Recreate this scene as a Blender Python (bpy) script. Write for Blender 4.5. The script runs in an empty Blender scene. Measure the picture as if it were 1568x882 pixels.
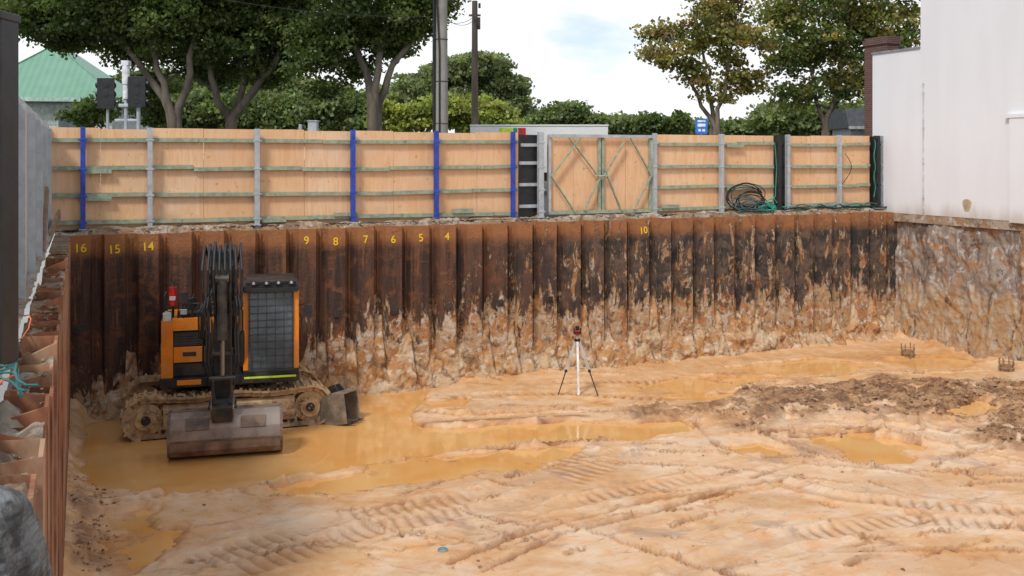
import bpy, math, random
import numpy as np
from mathutils import Vector, Matrix
random.seed(4); RNG=np.random.default_rng(7)
F=1518.0; CX=784.0; HY=240.0; EYE=5.5; TH=math.radians(23.5); C=math.cos(TH); S=math.sin(TH)
ST=3.95; WL=0.06
def fp(px,py,z=WL):
    Y=(EYE-z)*F/(py-HY); return ((px-CX)/F*Y, Y)
def at(px,py,Y): return ((px-CX)/F*Y, Y, EYE-(py-HY)/F*Y)
def w2s(x,y): return (x*C+y*S, -x*S+y*C)
def s2w(u,v): return (u*C-v*S, u*S+v*C)
def pxU(px,V): return V*math.tan(math.atan((px-CX)/F)+TH)
# ---------- numpy noise
def h2(i,j,s):
    a=np.sin(i*127.1+j*311.7+s*74.7)*43758.5453
    return a-np.floor(a)
def vn(x,y,s=0):
    xi=np.floor(x); yi=np.floor(y); fx=x-xi; fy=y-yi
    fx=fx*fx*(3-2*fx); fy=fy*fy*(3-2*fy)
    a=h2(xi,yi,s); b=h2(xi+1,yi,s); c=h2(xi,yi+1,s); d=h2(xi+1,yi+1,s)
    return (a*(1-fx)+b*fx)*(1-fy)+(c*(1-fx)+d*fx)*fy
def fbm(x,y,o=4,s=0):
    r=0; a=.5; t=0
    for k in range(o):
        r=r+a*vn(x,y,s+k); t+=a; a*=.5; x,y=(x*1.62-y*1.22)+5.1,(x*1.22+y*1.62)+1.7
    return r/t
def sstep(a,b,x):
    t=np.clip((x-a)/(b-a),0,1); return t*t*(3-2*t)
def sdpoly(X,Y,P):
    P=np.array(P); d=np.full(X.shape,1e9); ins=np.zeros(X.shape,bool)
    n=len(P)
    for i in range(n):
        a=P[i]; b=P[(i+1)%n]; e=b-a; wx=X-a[0]; wy=Y-a[1]
        t=np.clip((wx*e[0]+wy*e[1])/(e@e+1e-9),0,1)
        d=np.minimum(d,np.hypot(wx-t*e[0],wy-t*e[1]))
        cond=((a[1]>Y)!=(b[1]>Y)) & (X < (b[0]-a[0])*(Y-a[1])/(b[1]-a[1]+1e-12)+a[0])
        ins^=cond
    return np.where(ins,-d,d)
def sdline(X,Y,P):
    P=np.array(P); d=np.full(X.shape,1e9); al=np.zeros(X.shape); L=0
    for i in range(len(P)-1):
        a=P[i]; b=P[i+1]; e=b-a; l=np.hypot(*e); wx=X-a[0]; wy=Y-a[1]
        t=np.clip((wx*e[0]+wy*e[1])/(e@e+1e-9),0,1)
        dd=np.hypot(wx-t*e[0],wy-t*e[1]); m=dd<d
        al=np.where(m,L+t*l,al); d=np.minimum(d,dd); L+=l
    return d,al
# ---------- material helpers
class NT:
    def __init__(s,name):
        s.m=bpy.data.materials.new(name); s.m.use_nodes=True; s.t=s.m.node_tree; s.b=s.t.nodes['Principled BSDF']
        s.out=s.t.nodes['Material Output']
    def n(s,ty,**k):
        x=s.t.nodes.new(ty)
        for a,b in k.items(): setattr(x,a,b)
        return x
    def put(s,sock,v):
        if isinstance(v,bpy.types.NodeSocket): s.t.links.new(v,sock)
        else:
            if isinstance(v,(tuple,list)) and len(v)==3 and sock.type=='RGBA': v=(*v,1)
            sock.default_value=v
    def co(s,k='Object'): return s.n('ShaderNodeTexCoord').outputs[k]
    def mp(s,vec,sc=(1,1,1),loc=(0,0,0)):
        x=s.n('ShaderNodeMapping'); s.put(x.inputs['Vector'],vec); x.inputs['Scale'].default_value=sc; x.inputs['Location'].default_value=loc; return x.outputs[0]
    def noise(s,vec,sc=1,det=5,ro=.55,dist=0):
        x=s.n('ShaderNodeTexNoise'); s.put(x.inputs['Vector'],vec); x.inputs['Scale'].default_value=sc; x.inputs['Detail'].default_value=det; x.inputs['Roughness'].default_value=ro; x.inputs['Distortion'].default_value=dist; return x.outputs['Fac']
    def ma(s,op,a,b=0.,c=0.,cl=False):
        x=s.n('ShaderNodeMath',operation=op,use_clamp=cl); s.put(x.inputs[0],a); s.put(x.inputs[1],b); s.put(x.inputs[2],c); return x.outputs[0]
    def ss(s,v,a,b,lo=0.,hi=1.):
        x=s.n('ShaderNodeMapRange',interpolation_type='SMOOTHSTEP'); s.put(x.inputs['Value'],v); x.inputs['From Min'].default_value=a; x.inputs['From Max'].default_value=b; x.inputs['To Min'].default_value=lo; x.inputs['To Max'].default_value=hi; return x.outputs[0]
    def mix(s,f,a,b,bt='MIX'):
        x=s.n('ShaderNodeMix',data_type='RGBA',blend_type=bt); s.put(x.inputs[0],f); s.put(x.inputs[6],a); s.put(x.inputs[7],b); return x.outputs[2]
    def xyz(s,v):
        x=s.n('ShaderNodeSeparateXYZ'); s.put(x.inputs[0],v); return x.outputs
    def attr(s,nm):
        return s.n('ShaderNodeAttribute',attribute_name=nm)
    def bump(s,h,st=.4,d=.02):
        x=s.n('ShaderNodeBump'); x.inputs['Strength'].default_value=st; x.inputs['Distance'].default_value=d; s.put(x.inputs['Height'],h); s.t.links.new(x.outputs[0],s.b.inputs['Normal'])
    def set(s,col=None,ro=None,me=None,sp=None):
        if col is not None: s.put(s.b.inputs['Base Color'],col)
        if ro is not None: s.put(s.b.inputs['Roughness'],ro)
        if me is not None: s.put(s.b.inputs['Metallic'],me)
        if sp is not None: s.put(s.b.inputs['Specular IOR Level'],sp)
        return s.m
def simple(name,col,ro=.6,me=0,var=.25,sc=6,dirt=None,dirtamt=.5,stretch=(1,1,1),bump=.15):
    t=NT(name); co=t.mp(t.co(),stretch); n=t.noise(co,sc,5,.6)
    dk=tuple(c*(1-var) for c in col); lt=tuple(min(1,c*(1+var)) for c in col)
    c=t.mix(t.ss(n,.3,.7),dk,lt)
    if dirt: c=t.mix(t.ma('MULTIPLY',t.ss(t.noise(co,sc*.4,7,.65),.45,.65),dirtamt),c,dirt)
    t.bump(t.noise(co,sc*4,3),bump,.01)
    return t.set(c,ro,me)
# ---------- mesh builder
class MB:
    def __init__(s): s.v=[]; s.f=[]; s.mi=[]
    def add(s,v,f,m=0):
        o=len(s.v); s.v+= [tuple(p) for p in v]; s.f+=[tuple(i+o for i in q) for q in f]; s.mi+=[m]*len(f)
    def box(s,x0,x1,y0,y1,z0,z1,m=0):
        s.add([(x0,y0,z0),(x1,y0,z0),(x1,y1,z0),(x0,y1,z0),(x0,y0,z1),(x1,y0,z1),(x1,y1,z1),(x0,y1,z1)],
              [(0,3,2,1),(4,5,6,7),(0,1,5,4),(1,2,6,5),(2,3,7,6),(3,0,4,7)],m)
    def beam(s,p0,p1,w,h,m=0,up=(0,0,1)):
        p0=Vector(p0);p1=Vector(p1);d=(p1-p0).normalized();u=Vector(up)
        if abs(d.dot(u))>.98: u=Vector((0,1,0))
        a=d.cross(u).normalized(); b=a.cross(d).normalized(); v=[]
        for p in (p0,p1):
            for i,j in ((-1,-1),(1,-1),(1,1),(-1,1)): v.append(p+a*(i*w/2)+b*(j*h/2))
        s.add(v,[(0,1,2,3),(7,6,5,4),(0,4,5,1),(1,5,6,2),(2,6,7,3),(3,7,4,0)],m)
    def tube(s,pts,r,n=8,m=0,cap=True):
        pts=[Vector(p) for p in pts]; K=len(pts)
        if not isinstance(r,(list,tuple)): r=[r]*K
        o=[]; pa=None
        for i,p in enumerate(pts):
            d=(pts[min(i+1,K-1)]-pts[max(i-1,0)]).normalized()
            if pa is None:
                a=d.orthogonal().normalized()
            else:
                a=pa-d*pa.dot(d); a=a.normalized() if a.length>1e-5 else d.orthogonal().normalized()
            pa=a; b=d.cross(a)
            for k in range(n):
                t=2*math.pi*k/n; o.append(p+a*(r[i]*math.cos(t))+b*(r[i]*math.sin(t)))
        f=[(i*n+k,i*n+(k+1)%n,(i+1)*n+(k+1)%n,(i+1)*n+k) for i in range(K-1) for k in range(n)]
        if cap: f+= [tuple(range(n-1,-1,-1)),tuple((K-1)*n+k for k in range(n))]
        s.add(o,f,m)
    def cyl(s,p0,p1,r,n=16,m=0): s.tube([p0,p1],[r,r] if not isinstance(r,(list,tuple)) else r,n,m)
    def prism(s,prof,x0,x1,m=0):
        n=len(prof); v=[(x0,a,b) for a,b in prof]+[(x1,a,b) for a,b in prof]
        f=[tuple(range(n)),tuple(range(2*n-1,n-1,-1))]+[(i,i+n,(i+1)%n+n,(i+1)%n) for i in range(n)]
        s.add(v,f,m)
    def build(s,name,mats,parent=None,loc=(0,0,0),rz=0,smooth=False,bevel=0):
        me=bpy.data.meshes.new(name); me.from_pydata(s.v,[],s.f); 
        for m in mats: me.materials.append(m)
        me.polygons.foreach_set('material_index',s.mi)
        import bmesh
        bm=bmesh.new(); bm.from_mesh(me); bmesh.ops.recalc_face_normals(bm,faces=bm.faces); bm.to_mesh(me); bm.free()
        if smooth: me.polygons.foreach_set('use_smooth',[True]*len(me.polygons)); 
        o=bpy.data.objects.new(name,me); bpy.context.scene.collection.objects.link(o); o.location=loc; o.rotation_euler=(0,0,rz); o.parent=parent
        if smooth=='auto':
            try: me.set_sharp_from_angle(angle=math.radians(35))
            except Exception: pass
        if bevel:
            b=o.modifiers.new('b','BEVEL'); b.width=bevel; b.segments=2; b.limit_method='ANGLE'
        return o
def empty(name,loc=(0,0,0),rz=0,parent=None):
    o=bpy.data.objects.new(name,None); bpy.context.scene.collection.objects.link(o); o.location=loc; o.rotation_euler=(0,0,rz); o.parent=parent; return o
def fast(name,V,Q,mats,attrs={},smooth=True,parent=None,rz=0,loc=(0,0,0)):
    me=bpy.data.meshes.new(name); nv=len(V); nf,k=Q.shape
    me.vertices.add(nv); me.vertices.foreach_set('co',np.ascontiguousarray(V,dtype=np.float32).ravel())
    me.loops.add(nf*k); me.loops.foreach_set('vertex_index',Q.astype(np.int32).ravel())
    me.polygons.add(nf); me.polygons.foreach_set('loop_start',np.arange(0,nf*k,k,dtype=np.int32))
    me.polygons.foreach_set('use_smooth',np.full(nf,smooth)); me.update(calc_edges=True)
    for a,arr in attrs.items():
        at_=me.attributes.new(a,'FLOAT_COLOR','POINT'); c=np.ones((nv,4),dtype=np.float32); c[:,:arr.shape[1]]=arr; at_.data.foreach_set('color',c.ravel())
    for m in mats: me.materials.append(m)
    o=bpy.data.objects.new(name,me); bpy.context.scene.collection.objects.link(o); o.parent=parent; o.rotation_euler=(0,0,rz); o.location=loc
    return o
def gridq(a,b):
    i,j=np.meshgrid(np.arange(a-1),np.arange(b-1),indexing='ij'); k=(i*b+j).ravel()
    return np.stack([k,k+b,k+b+1,k+1],1)

# ================= MATERIALS =================
def m_floor():
    t=NT('sandy_pit_floor'); co=t.co(); at_=t.attr('msk'); A=t.xyz(at_.outputs['Color']); wet,mud,org=A[0],A[1],A[2]; rut=at_.outputs['Alpha']
    n1=t.noise(co,.6,8,.62,.5); n2=t.noise(co,3.5,8,.68); n3=t.noise(t.mp(co,(1,2.2,1)),1.4,8,.7,.6)
    c=t.mix(t.ss(n1,.38,.62),(.62,.38,.20),(.67,.48,.325))
    c=t.mix(t.ma('MULTIPLY',t.ss(n3,.5,.64),.6),c,(.64,.30,.115))
    c=t.mix(t.ma('MULTIPLY',t.ss(n2,.5,.68),.4),c,(.70,.56,.43))
    c=t.mix(t.ma('MULTIPLY',t.ss(t.noise(co,.8,7,.65,1.2),.56,.65),.65),c,(.38,.265,.20))
    c=t.mix(t.ma('MULTIPLY',t.ss(t.noise(t.mp(co,(1,1,1),(4,9,0)),1.3,8,.7,1.),.59,.66),.6),c,(.44,.18,.07))
    c=t.mix(t.ma('MULTIPLY',t.ss(t.noise(t.mp(co,(1.2,5,1)),3,7,.72,.5),.58,.66),.5),c,(.34,.17,.085))
    c=t.mix(t.ma('MULTIPLY',org,.8),c,t.mix(t.ss(n2,.4,.6),(.58,.26,.06),(.66,.38,.16)))
    c=t.mix(t.ma('MULTIPLY',t.ma('MULTIPLY',rut,t.ss(n2,.32,.5,.55,1.)),.95),c,(.25,.105,.04))
    c=t.mix(t.ma('MULTIPLY',mud,t.ss(t.noise(co,1.6,7,.65),.36,.5),0,True),c,t.mix(t.ss(n2,.38,.62),(.14,.065,.03),(.38,.21,.10)))
    c=t.mix(t.ma('MULTIPLY',wet,.75),c,t.mix(1.,c,(.80,.62,.42),'MULTIPLY'))
    sheen=t.ss(t.noise(co,.45,5,.6,.8),.46,.6)
    r=t.ma('SUBTRACT',t.ss(n2,.35,.6,.62,.8),t.ma('MAXIMUM',t.ma('MULTIPLY',wet,.44),t.ma('MULTIPLY',t.ma('MULTIPLY',sheen,t.ma('SUBTRACT',1.,mud)),.43)),0,True)
    t.bump(t.ma('ADD',t.noise(co,6,7,.70),t.ma('ADD',t.ma('MULTIPLY',t.noise(co,40,3,.7),.25),t.ma('MULTIPLY',mud,t.noise(co,14,5,.7)))),.55,.03)
    return t.set(c,r,0,.45)
def m_soil(name='bank_soil',a=(.58,.39,.225),b=(.50,.235,.08),pale=(.68,.56,.42),dk=(.22,.115,.055),fine=1.):
    t=NT(name); co=t.co(); n1=t.noise(co,1.3,8,.65,.5); n2=t.noise(co,5,8,.7); 
    c=t.mix(t.ss(n1,.42,.58),a,b); c=t.mix(t.ss(n2,.5,.64),c,pale); c=t.mix(t.ma('MULTIPLY',t.ss(t.noise(co,2.6,8,.72,1),.51,.61),.88),c,dk)
    t.bump(t.noise(co,11,7,.75),.9,.07*fine); return t.set(c,.85)
def m_water():
    t=NT('muddy_water'); co=t.co(); n=t.noise(co,.8,4,.5)
    c=t.mix(t.ss(n,.3,.7),(.66,.31,.085),(.71,.40,.15)); t.bump(t.noise(co,3,3,.5),.02,.02); return t.set(c,.04,0,.55)
def m_pile():
    t=NT('rusty_sheet_pile'); co=t.co(); X=t.xyz(co); u,z=X[0],X[2]
    st=t.noise(t.mp(co,(4,4,.45)),1,8,.68,.3); st2=t.noise(t.mp(co,(4.2,4.2,1.5),(3,7,2)),1,9,.75,.6); bl=t.noise(co,2.2,8,.68,.6); un=t.noise(t.mp(co,(1,0,0)),.9,3,.5); st3=t.noise(t.mp(co,(7,7,.35),(1,2,5)),1,7,.7,.2)
    right=t.ss(u,8,14)
    c=t.mix(t.ss(st,.38,.62),(.13,.06,.037),(.045,.026,.019))
    c=t.mix(t.ma('MULTIPLY',t.ss(bl,.5,.66),.6),c,(.27,.11,.048))
    c=t.mix(t.ma('MULTIPLY',right,.88),c,t.mix(t.ss(bl,.42,.6),(.033,.03,.028),(.15,.105,.08)))
    c=t.mix(t.ma('MULTIPLY',t.ss(st3,.57,.68),.7),c,(.36,.145,.05))
    top=t.ma('MULTIPLY',t.ss(z,3.3,3.66),t.ss(t.ma('ADD',bl,t.ma('MULTIPLY',z,.05)),.45,.7,.5,1.)); c=t.mix(top,c,(.35,.145,.055))
    hm=t.ma('ADD',t.ma('MULTIPLY',un,1.9),t.ma('MULTIPLY',t.ss(u,2.5,7),1.0)); hm=t.ma('ADD',hm,t.ma('MULTIPLY',t.ma('SUBTRACT',st2,.5),5.))
    soilm=t.ss(t.ma('SUBTRACT',t.ma('ADD',hm,-.1),z),-.15,.2)
    dens=t.ma('MULTIPLY',t.ss(u,4,13),.13); lim=t.ma('ADD',t.ma('MULTIPLY',z,.036),.545)
    drip=t.ss(t.ma('SUBTRACT',t.ma('ADD',st2,dens),lim),0,.05)
    soilm=t.ma('MAXIMUM',soilm,t.ma('MULTIPLY',drip,.88))
    sc=t.mix(t.ss(bl,.42,.6),(.48,.31,.17),(.43,.18,.06)); sc=t.mix(t.ss(t.noise(co,4,8,.7,1.),.5,.60),sc,(.60,.50,.39))
    sc=t.mix(t.ma('MULTIPLY',t.ss(t.noise(co,5,8,.75),.51,.60),.85),sc,(.13,.08,.055))
    c=t.mix(soilm,c,sc)
    t.bump(t.ma('ADD',t.noise(co,14,6,.75),t.ma('MULTIPLY',soilm,1.6)),.8,.05)
    return t.set(c,t.ss(bl,.3,.7,.5,.9),0,.35)
def m_rock():
    t=NT('rough_concrete_underpinning'); co=t.co(); z=t.xyz(co)[2]
    st=t.noise(t.mp(co,(3,3,.7)),1,8,.68,.5); bl=t.noise(co,1.7,8,.7,.8); b2=t.noise(t.mp(co,(1,1,.6)),4,8,.72,.4)
    c=t.mix(t.ss(st,.38,.62),(.37,.30,.24),(.20,.145,.115)); c=t.mix(t.ss(bl,.49,.61),c,(.38,.19,.09)); c=t.mix(t.ma('MULTIPLY',t.ss(b2,.52,.62),.75),c,(.60,.56,.51))
    low=t.ss(t.ma('SUBTRACT',t.ma('MULTIPLY',st,3.6),z),-.2,.3); c=t.mix(t.ma('MULTIPLY',low,.75),c,t.mix(t.ss(b2,.4,.6),(.54,.28,.10),(.52,.40,.27)))
    c=t.mix(t.ma('MULTIPLY',t.ss(t.noise(t.mp(co,(1,1,.5)),2.6,8,.75,1.2),.54,.62),.88),c,(.085,.048,.036))
    t.bump(t.noise(co,6,7,.75),.9,.08); return t.set(c,.85)
def m_white():
    t=NT('white_render_wall'); co=t.co(); z=t.xyz(co)[2]; n=t.noise(t.mp(co,(1.5,1.5,.3)),1,7,.6)
    c=t.mix(t.ss(n,.3,.7),(.77,.765,.78),(.735,.725,.735)); d=t.ss(t.ma('ADD',z,t.ma('MULTIPLY',n,-1.0)),3.75,3.2,0,.7)
    c=t.mix(d,c,(.45,.38,.30)); t.bump(t.noise(co,20,4),.1,.01); return t.set(c,.8)
def m_ply():
    t=NT('plywood'); co=t.co()
    X=t.xyz(co); pid=t.ma('FLOOR',t.ma('DIVIDE',X[0],1.21)); pr=t.n('ShaderNodeTexWhiteNoise',noise_dimensions='1D'); t.put(pr.inputs['W'],pid); 
    g=t.noise(t.mp(co,(6,6,.8)),1.6,6,.6,1.2); b=t.noise(co,1.3,6,.65)
    c=t.mix(t.ss(g,.3,.7),(.70,.40,.21),(.80,.53,.315)); c=t.mix(t.ma('MULTIPLY',t.ss(b,.4,.7),.6),c,(.77,.56,.40))
    c=t.mix(t.ma('MULTIPLY',pr.outputs['Value'],.45),c,(.67,.355,.165))
    c=t.mix(t.ma('MULTIPLY',t.ss(t.noise(co,7,5,.6),.62,.68),.65),c,(.47,.21,.085))
    c=t.mix(t.ma('MULTIPLY',t.ss(t.ma('ADD',X[2],t.ma('MULTIPLY',b,-1.)),3.75,3.4),.6),c,(.42,.25,.13))
    t.bump(g,.08,.01); return t.set(c,.7,0,.3)
def m_leaf(name='leaves'):
    t=NT(name); col=t.attr('Col').outputs['Color']
    t.set(col,.5,0,.4); tr=t.n('ShaderNodeBsdfTranslucent'); t.t.links.new(t.mix(1.,col,(1.8,1.8,.8),'MULTIPLY'),tr.inputs[0])
    mx=t.n('ShaderNodeMixShader'); mx.inputs[0].default_value=.42; t.t.links.new(t.b.outputs[0],mx.inputs[1]); t.t.links.new(tr.outputs[0],mx.inputs[2]); t.t.links.new(mx.outputs[0],t.out.inputs[0]); return t.m
FLOOR=m_floor(); SOIL=m_soil(); WATER=m_water(); PILE=m_pile(); ROCK=m_rock(); WHITE=m_white(); PLY=m_ply(); LEAF=m_leaf()
DIRT=m_soil('loose_dirt',(.40,.24,.12),(.30,.15,.07),(.52,.37,.23),(.14,.08,.045))
BERM=m_soil('edge_rubble',(.44,.35,.26),(.36,.21,.11),(.56,.49,.41),(.18,.12,.08))
RUST=simple('rusty_steel',(.22,.085,.035),.8,0,.5,4,(.06,.03,.02),.7)
BATT=simple('treated_timber',(.27,.33,.24),.8,0,.25,9,(.40,.36,.24),.7)
GALV=simple('galvanised_steel',(.42,.45,.47),.45,.2,.15,5)
BLUE=simple('blue_paint',(.02,.055,.36),.5,0,.3,5)
BLACK=simple('black_paint',(.014,.014,.015),.45,0,.4,5)
EXBLK=simple('dusty_black_paint',(.016,.016,.017),.5,0,.4,5,(.16,.11,.07),.28)
ORANGE=simple('orange_paint',(.85,.25,.012),.4,0,.12,3,(.5,.27,.1),.5)
DARKST=simple('dark_steel',(.035,.033,.032),.5,.3,.4,6,(.16,.11,.07),.4)
WORN=simple('worn_steel',(.22,.15,.11),.5,.2,.5,2.5,(.31,.26,.22),.8,stretch=(1,1,.6),bump=.6)
MUDST=simple('muddy_track_steel',(.55,.37,.20),.8,0,.3,5,(.12,.08,.055),.4,bump=.8)
GLASS=simple('cab_glass',(.10,.125,.14),.08,0,.35,1.5)
RED=simple('red_paint',(.55,.02,.02),.4)
SILV=simple('aluminium',(.6,.6,.6),.4,.3,.1)
CHROME=simple('cylinder_rod',(.25,.25,.25),.25,.8,.1)
YEL=simple('reflective_yellow',(.6,.8,.05),.5)
RUB=simple('rubber_hose',(.015,.015,.016),.55)
TEAL=simple('teal_hose',(.01,.25,.19),.5)
BARK=simple('tree_bark',(.15,.12,.09),.9,0,.35,3,(.33,.29,.22),.6,stretch=(1,1,.4),bump=.5)
CONC=simple('concrete_pole',(.30,.28,.245),.85,0,.12,3)
DWOOD=simple('weathered_timber',(.09,.07,.055),.9,0,.3,5,stretch=(1,1,.2))
ASPH=simple('asphalt_ground',(.06,.06,.06),.9,0,.3,2)
PLANK=simple('old_plank',(.22,.16,.11),.9,0,.3,5)

# ================= WORLD / SUN / CAMERA =================
sc=bpy.context.scene
w=bpy.data.worlds.new('World'); sc.world=w; w.use_nodes=True; nt=w.node_tree; bg=nt.nodes['Background']
SEL=math.radians(50); SAZ=math.radians(208)
sky=nt.nodes.new('ShaderNodeTexSky'); sky.sky_type='NISHITA'; sky.sun_disc=False; sky.sun_elevation=SEL; sky.sun_rotation=SAZ; sky.dust_density=.6; sky.ozone_density=1.5
tc=nt.nodes.new('ShaderNodeTexCoord'); mp=nt.nodes.new('ShaderNodeMapping'); mp.inputs['Scale'].default_value=(1,1,2.4); mp.inputs['Location'].default_value=(.16,.35,.56)
no=nt.nodes.new('ShaderNodeTexNoise'); no.inputs['Scale'].default_value=3.4; no.inputs['Detail'].default_value=7; no.inputs['Roughness'].default_value=.52
mr=nt.nodes.new('ShaderNodeMapRange'); mr.interpolation_type='SMOOTHSTEP'; mr.inputs['From Min'].default_value=.44; mr.inputs['From Max'].default_value=.56; mr.inputs['To Min'].default_value=.30
no2=nt.nodes.new('ShaderNodeTexNoise'); no2.inputs['Scale'].default_value=5; no2.inputs['Detail'].default_value=6
cm=nt.nodes.new('ShaderNodeMix'); cm.data_type='RGBA'; cm.inputs[6].default_value=(6.7,6.9,7.2,1); cm.inputs[7].default_value=(8.1,8.15,8.25,1)
mx=nt.nodes.new('ShaderNodeMix'); mx.data_type='RGBA'
L=nt.links.new; L(tc.outputs['Generated'],mp.inputs[0]); L(mp.outputs[0],no.inputs['Vector']); L(mp.outputs[0],no2.inputs['Vector']); L(no2.outputs['Fac'],cm.inputs[0]); L(no.outputs['Fac'],mr.inputs['Value']); L(mr.outputs[0],mx.inputs[0]); L(sky.outputs[0],mx.inputs[6]); L(cm.outputs[2],mx.inputs[7]); L(mx.outputs[2],bg.inputs[0]); bg.inputs[1].default_value=.14
sl=bpy.data.lights.new('sun','SUN'); sl.energy=2.5; sl.angle=math.radians(10); sl.color=(1,.975,.935); so=bpy.data.objects.new('sun',sl); sc.collection.objects.link(so)
sd=Vector((math.sin(SAZ)*math.cos(SEL),math.cos(SAZ)*math.cos(SEL),math.sin(SEL)))
so.rotation_euler=(-sd).to_track_quat('-Z','Y').to_euler()
cam=bpy.data.cameras.new('camera'); cam.lens=36*F/1568; cam.sensor_width=36; cam.shift_y=-(441-HY)/1568; cam.clip_end=2000; cam.clip_start=.1
co=bpy.data.objects.new('camera',cam); sc.collection.objects.link(co); co.location=(0,0,EYE); co.rotation_euler=(math.pi/2,0,0); sc.camera=co
sc.view_settings.view_transform='Standard'; sc.view_settings.look='None'; sc.view_settings.exposure=0

# ================= GROUND =================
UL,UR,VN,VF=-.53,22.35,1.0,22.72
g=MB(); B=600
for (a,b,c_,d) in ((-B,B,-B,VN),(-B,B,VF,B),(-B,UL,VN,VF),(UR,B,VN,VF)):
    g.add([(a,c_,ST),(b,c_,ST),(b,d,ST),(a,d,ST)],[(0,1,2,3)],0)
g.build('ground',[ASPH],rz=TH)
uu=np.linspace(-2.2,-.50,60); vv=np.linspace(1,22.7,600); U,V=np.meshgrid(uu,vv,indexing='ij')
Z=ST+.006+.13*fbm(U*4,V*4,5,3)**1.5
fast('dirt_verge',np.stack([U,V,Z],-1).reshape(-1,3),gridq(60,600),[m_soil('verge_soil',(.42,.35,.28),(.36,.27,.19),(.50,.46,.41),(.26,.19,.13))],rz=TH)

# pit floor
uu=np.linspace(-.4,22.3,720); vv=np.concatenate([np.linspace(1,8.5,30)[:-1],np.linspace(8.5,22.65,490)]); U,V=np.meshgrid(uu,vv,indexing='ij')
X=U*C-V*S; Y=U*S+V*C
H=.116+.032*(fbm(U*.45,V*.45,4,1)-.5)+.020*(fbm(U*1.8,V*1.8,4,11)-.5)+.012*(fbm(U*6,V*6,4,21)-.5)
RUT=np.zeros(X.shape)
NA=(fbm(X*2.5,Y*2.5,4,31)-.5)*.14; NB=[.35+1.0*sstep(.38,.56,fbm(X*.9,Y*.9,3,33+q)) for q in range(4)]; NCc=.2+1.3*fbm(X*9,Y*9,3,5); ND=sstep(.35,.55,fbm(X*.6,Y*.6,2,9))
def PW(L_): return [fp(a,b) for a,b in L_]
def seg(line,wd,dep,ridge,tread=0,rm=1.):
    global H,RUT
    P=np.array(PW(line)); mg=1.0
    mk=(X>P[:,0].min()-mg)&(X<P[:,0].max()+mg)&(Y>P[:,1].min()-mg)&(Y<P[:,1].max()+mg)
    if not mk.any(): return
    d,al=sdline(X[mk],Y[mk],P); d=np.abs(d+NA[mk]); fade=NB[random.randrange(4)][mk]
    h=-dep*fade*np.exp(-(d/wd)**4)+ridge*fade*np.exp(-((d-wd*1.3)/(wd*.4))**2)*NCc[mk]
    tr=0
    if tread:
        sn=np.sin(al*2*math.pi/.20); h=h+tread*np.exp(-(d/wd)**6)*sn*ND[mk]; tr=.7*np.exp(-(d/wd)**6)*ND[mk]*np.clip(-sn,0,1)
    H[mk]+=h; RUT[mk]=np.maximum(RUT[mk],np.maximum(rm*np.clip(fade,0,1)*np.exp(-(d/(wd*.9))**2)*(1 if wd<.12 else .2),tr))
seg([(690,870),(800,825),(900,795),(1010,770),(1190,742)],.06,.06,.035)
seg([(740,882),(860,825),(1000,790),(1090,765),(1250,745)],.05,.05,.035)
seg([(840,800),(960,840),(1080,878)],.04,.05,.04)
seg([(480,842),(600,852),(760,830),(850,800)],.04,.04,.035)
seg([(1060,650),(1100,690),(1180,712),(1290,720),(1568,735)],.06,.06,.05)
seg([(1100,640),(1150,665),(1260,705),(1420,735)],.05,.05,.06)
seg([(1000,640),(860,632),(700,640),(620,630)],.16,.03,.04,.02)
seg([(1020,615),(860,606),(700,610)],.2,.02,.03,.025)
seg([(1300,600),(1100,585),(860,590)],.2,.02,.03,.025)
seg([(640,700),(830,684),(960,680),(1060,668)],.05,.04,.08)
seg([(700,725),(900,712),(1120,722),(1300,745)],.03,.03,.04)
seg([(1190,745),(1300,770),(1568,790)],.20,.03,.03,.014)
seg([(1040,880),(1200,830),(1400,800),(1568,812)],.22,.025,.03,.014)
seg([(1100,882),(1240,850),(1568,850)],.05,.04,.04)
seg([(760,800),(900,770),(1080,735),(1200,700)],.2,.02,.03,.014)
seg([(260,760),(330,735),(450,735)],.2,-.05,.05)
seg([(120,790),(260,762),(420,748)],.14,.04,.05,.02)
seg([(300,870),(520,800),(760,760),(900,700)],.3,.015,.025,.014)
seg([(360,882),(580,812),(800,775),(960,700)],.3,.015,.025,.014)
seg([(560,640),(640,655),(780,648),(900,642)],.1,-.03,.05)
seg([(1050,650),(1200,640),(1400,655),(1568,690)],.12,.05,.09,.02)
seg([(1180,670),(1350,664),(1568,712)],.10,.05,.07,.02)
for k in range(75):
    px=random.uniform(200,1560); py=random.uniform(700,880); a=random.choice([1,1,-1,.3])
    L_=random.uniform(25,140); seg([(px,py),(px+L_*.5,py-a*L_*.16),(px+L_,py-a*L_*.25)],random.uniform(.015,.04),random.uniform(.02,.06),random.uniform(.015,.05))
for k in range(80):
    px=random.uniform(620,1560); py=random.uniform(560,705)
    seg([(px,py),(px+random.uniform(40,180),py+random.uniform(-8,8))],random.uniform(.025,.09),random.uniform(.01,.05),random.uniform(.02,.06),random.choice([0,.02]))
mudp=sdpoly(X,Y,PW([(1130,650),(1160,605),(1240,590),(1380,578),(1500,590),(1700,600),(1700,690),(1568,690),(1460,655),(1360,640),(1290,655),(1240,662),(1150,662)]))
mud=sstep(.7,-.5,mudp+(fbm(X*.9,Y*.9,4,41)-.42)*2.6)
m2=sdpoly(X,Y,PW([(900,640),(1130,618),(1160,632),(1000,648)])); mud=np.maximum(mud,.8*sstep(.25,-.25,m2+(fbm(X*2,Y*2,3,44)-.5)*.6))
m3=sdpoly(X,Y,PW([(105,730),(135,760),(180,882),(105,882)])); mud=np.maximum(mud,.7*sstep(.2,-.2,m3+(fbm(X*2,Y*2,3,45)-.5)*.6))
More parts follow.
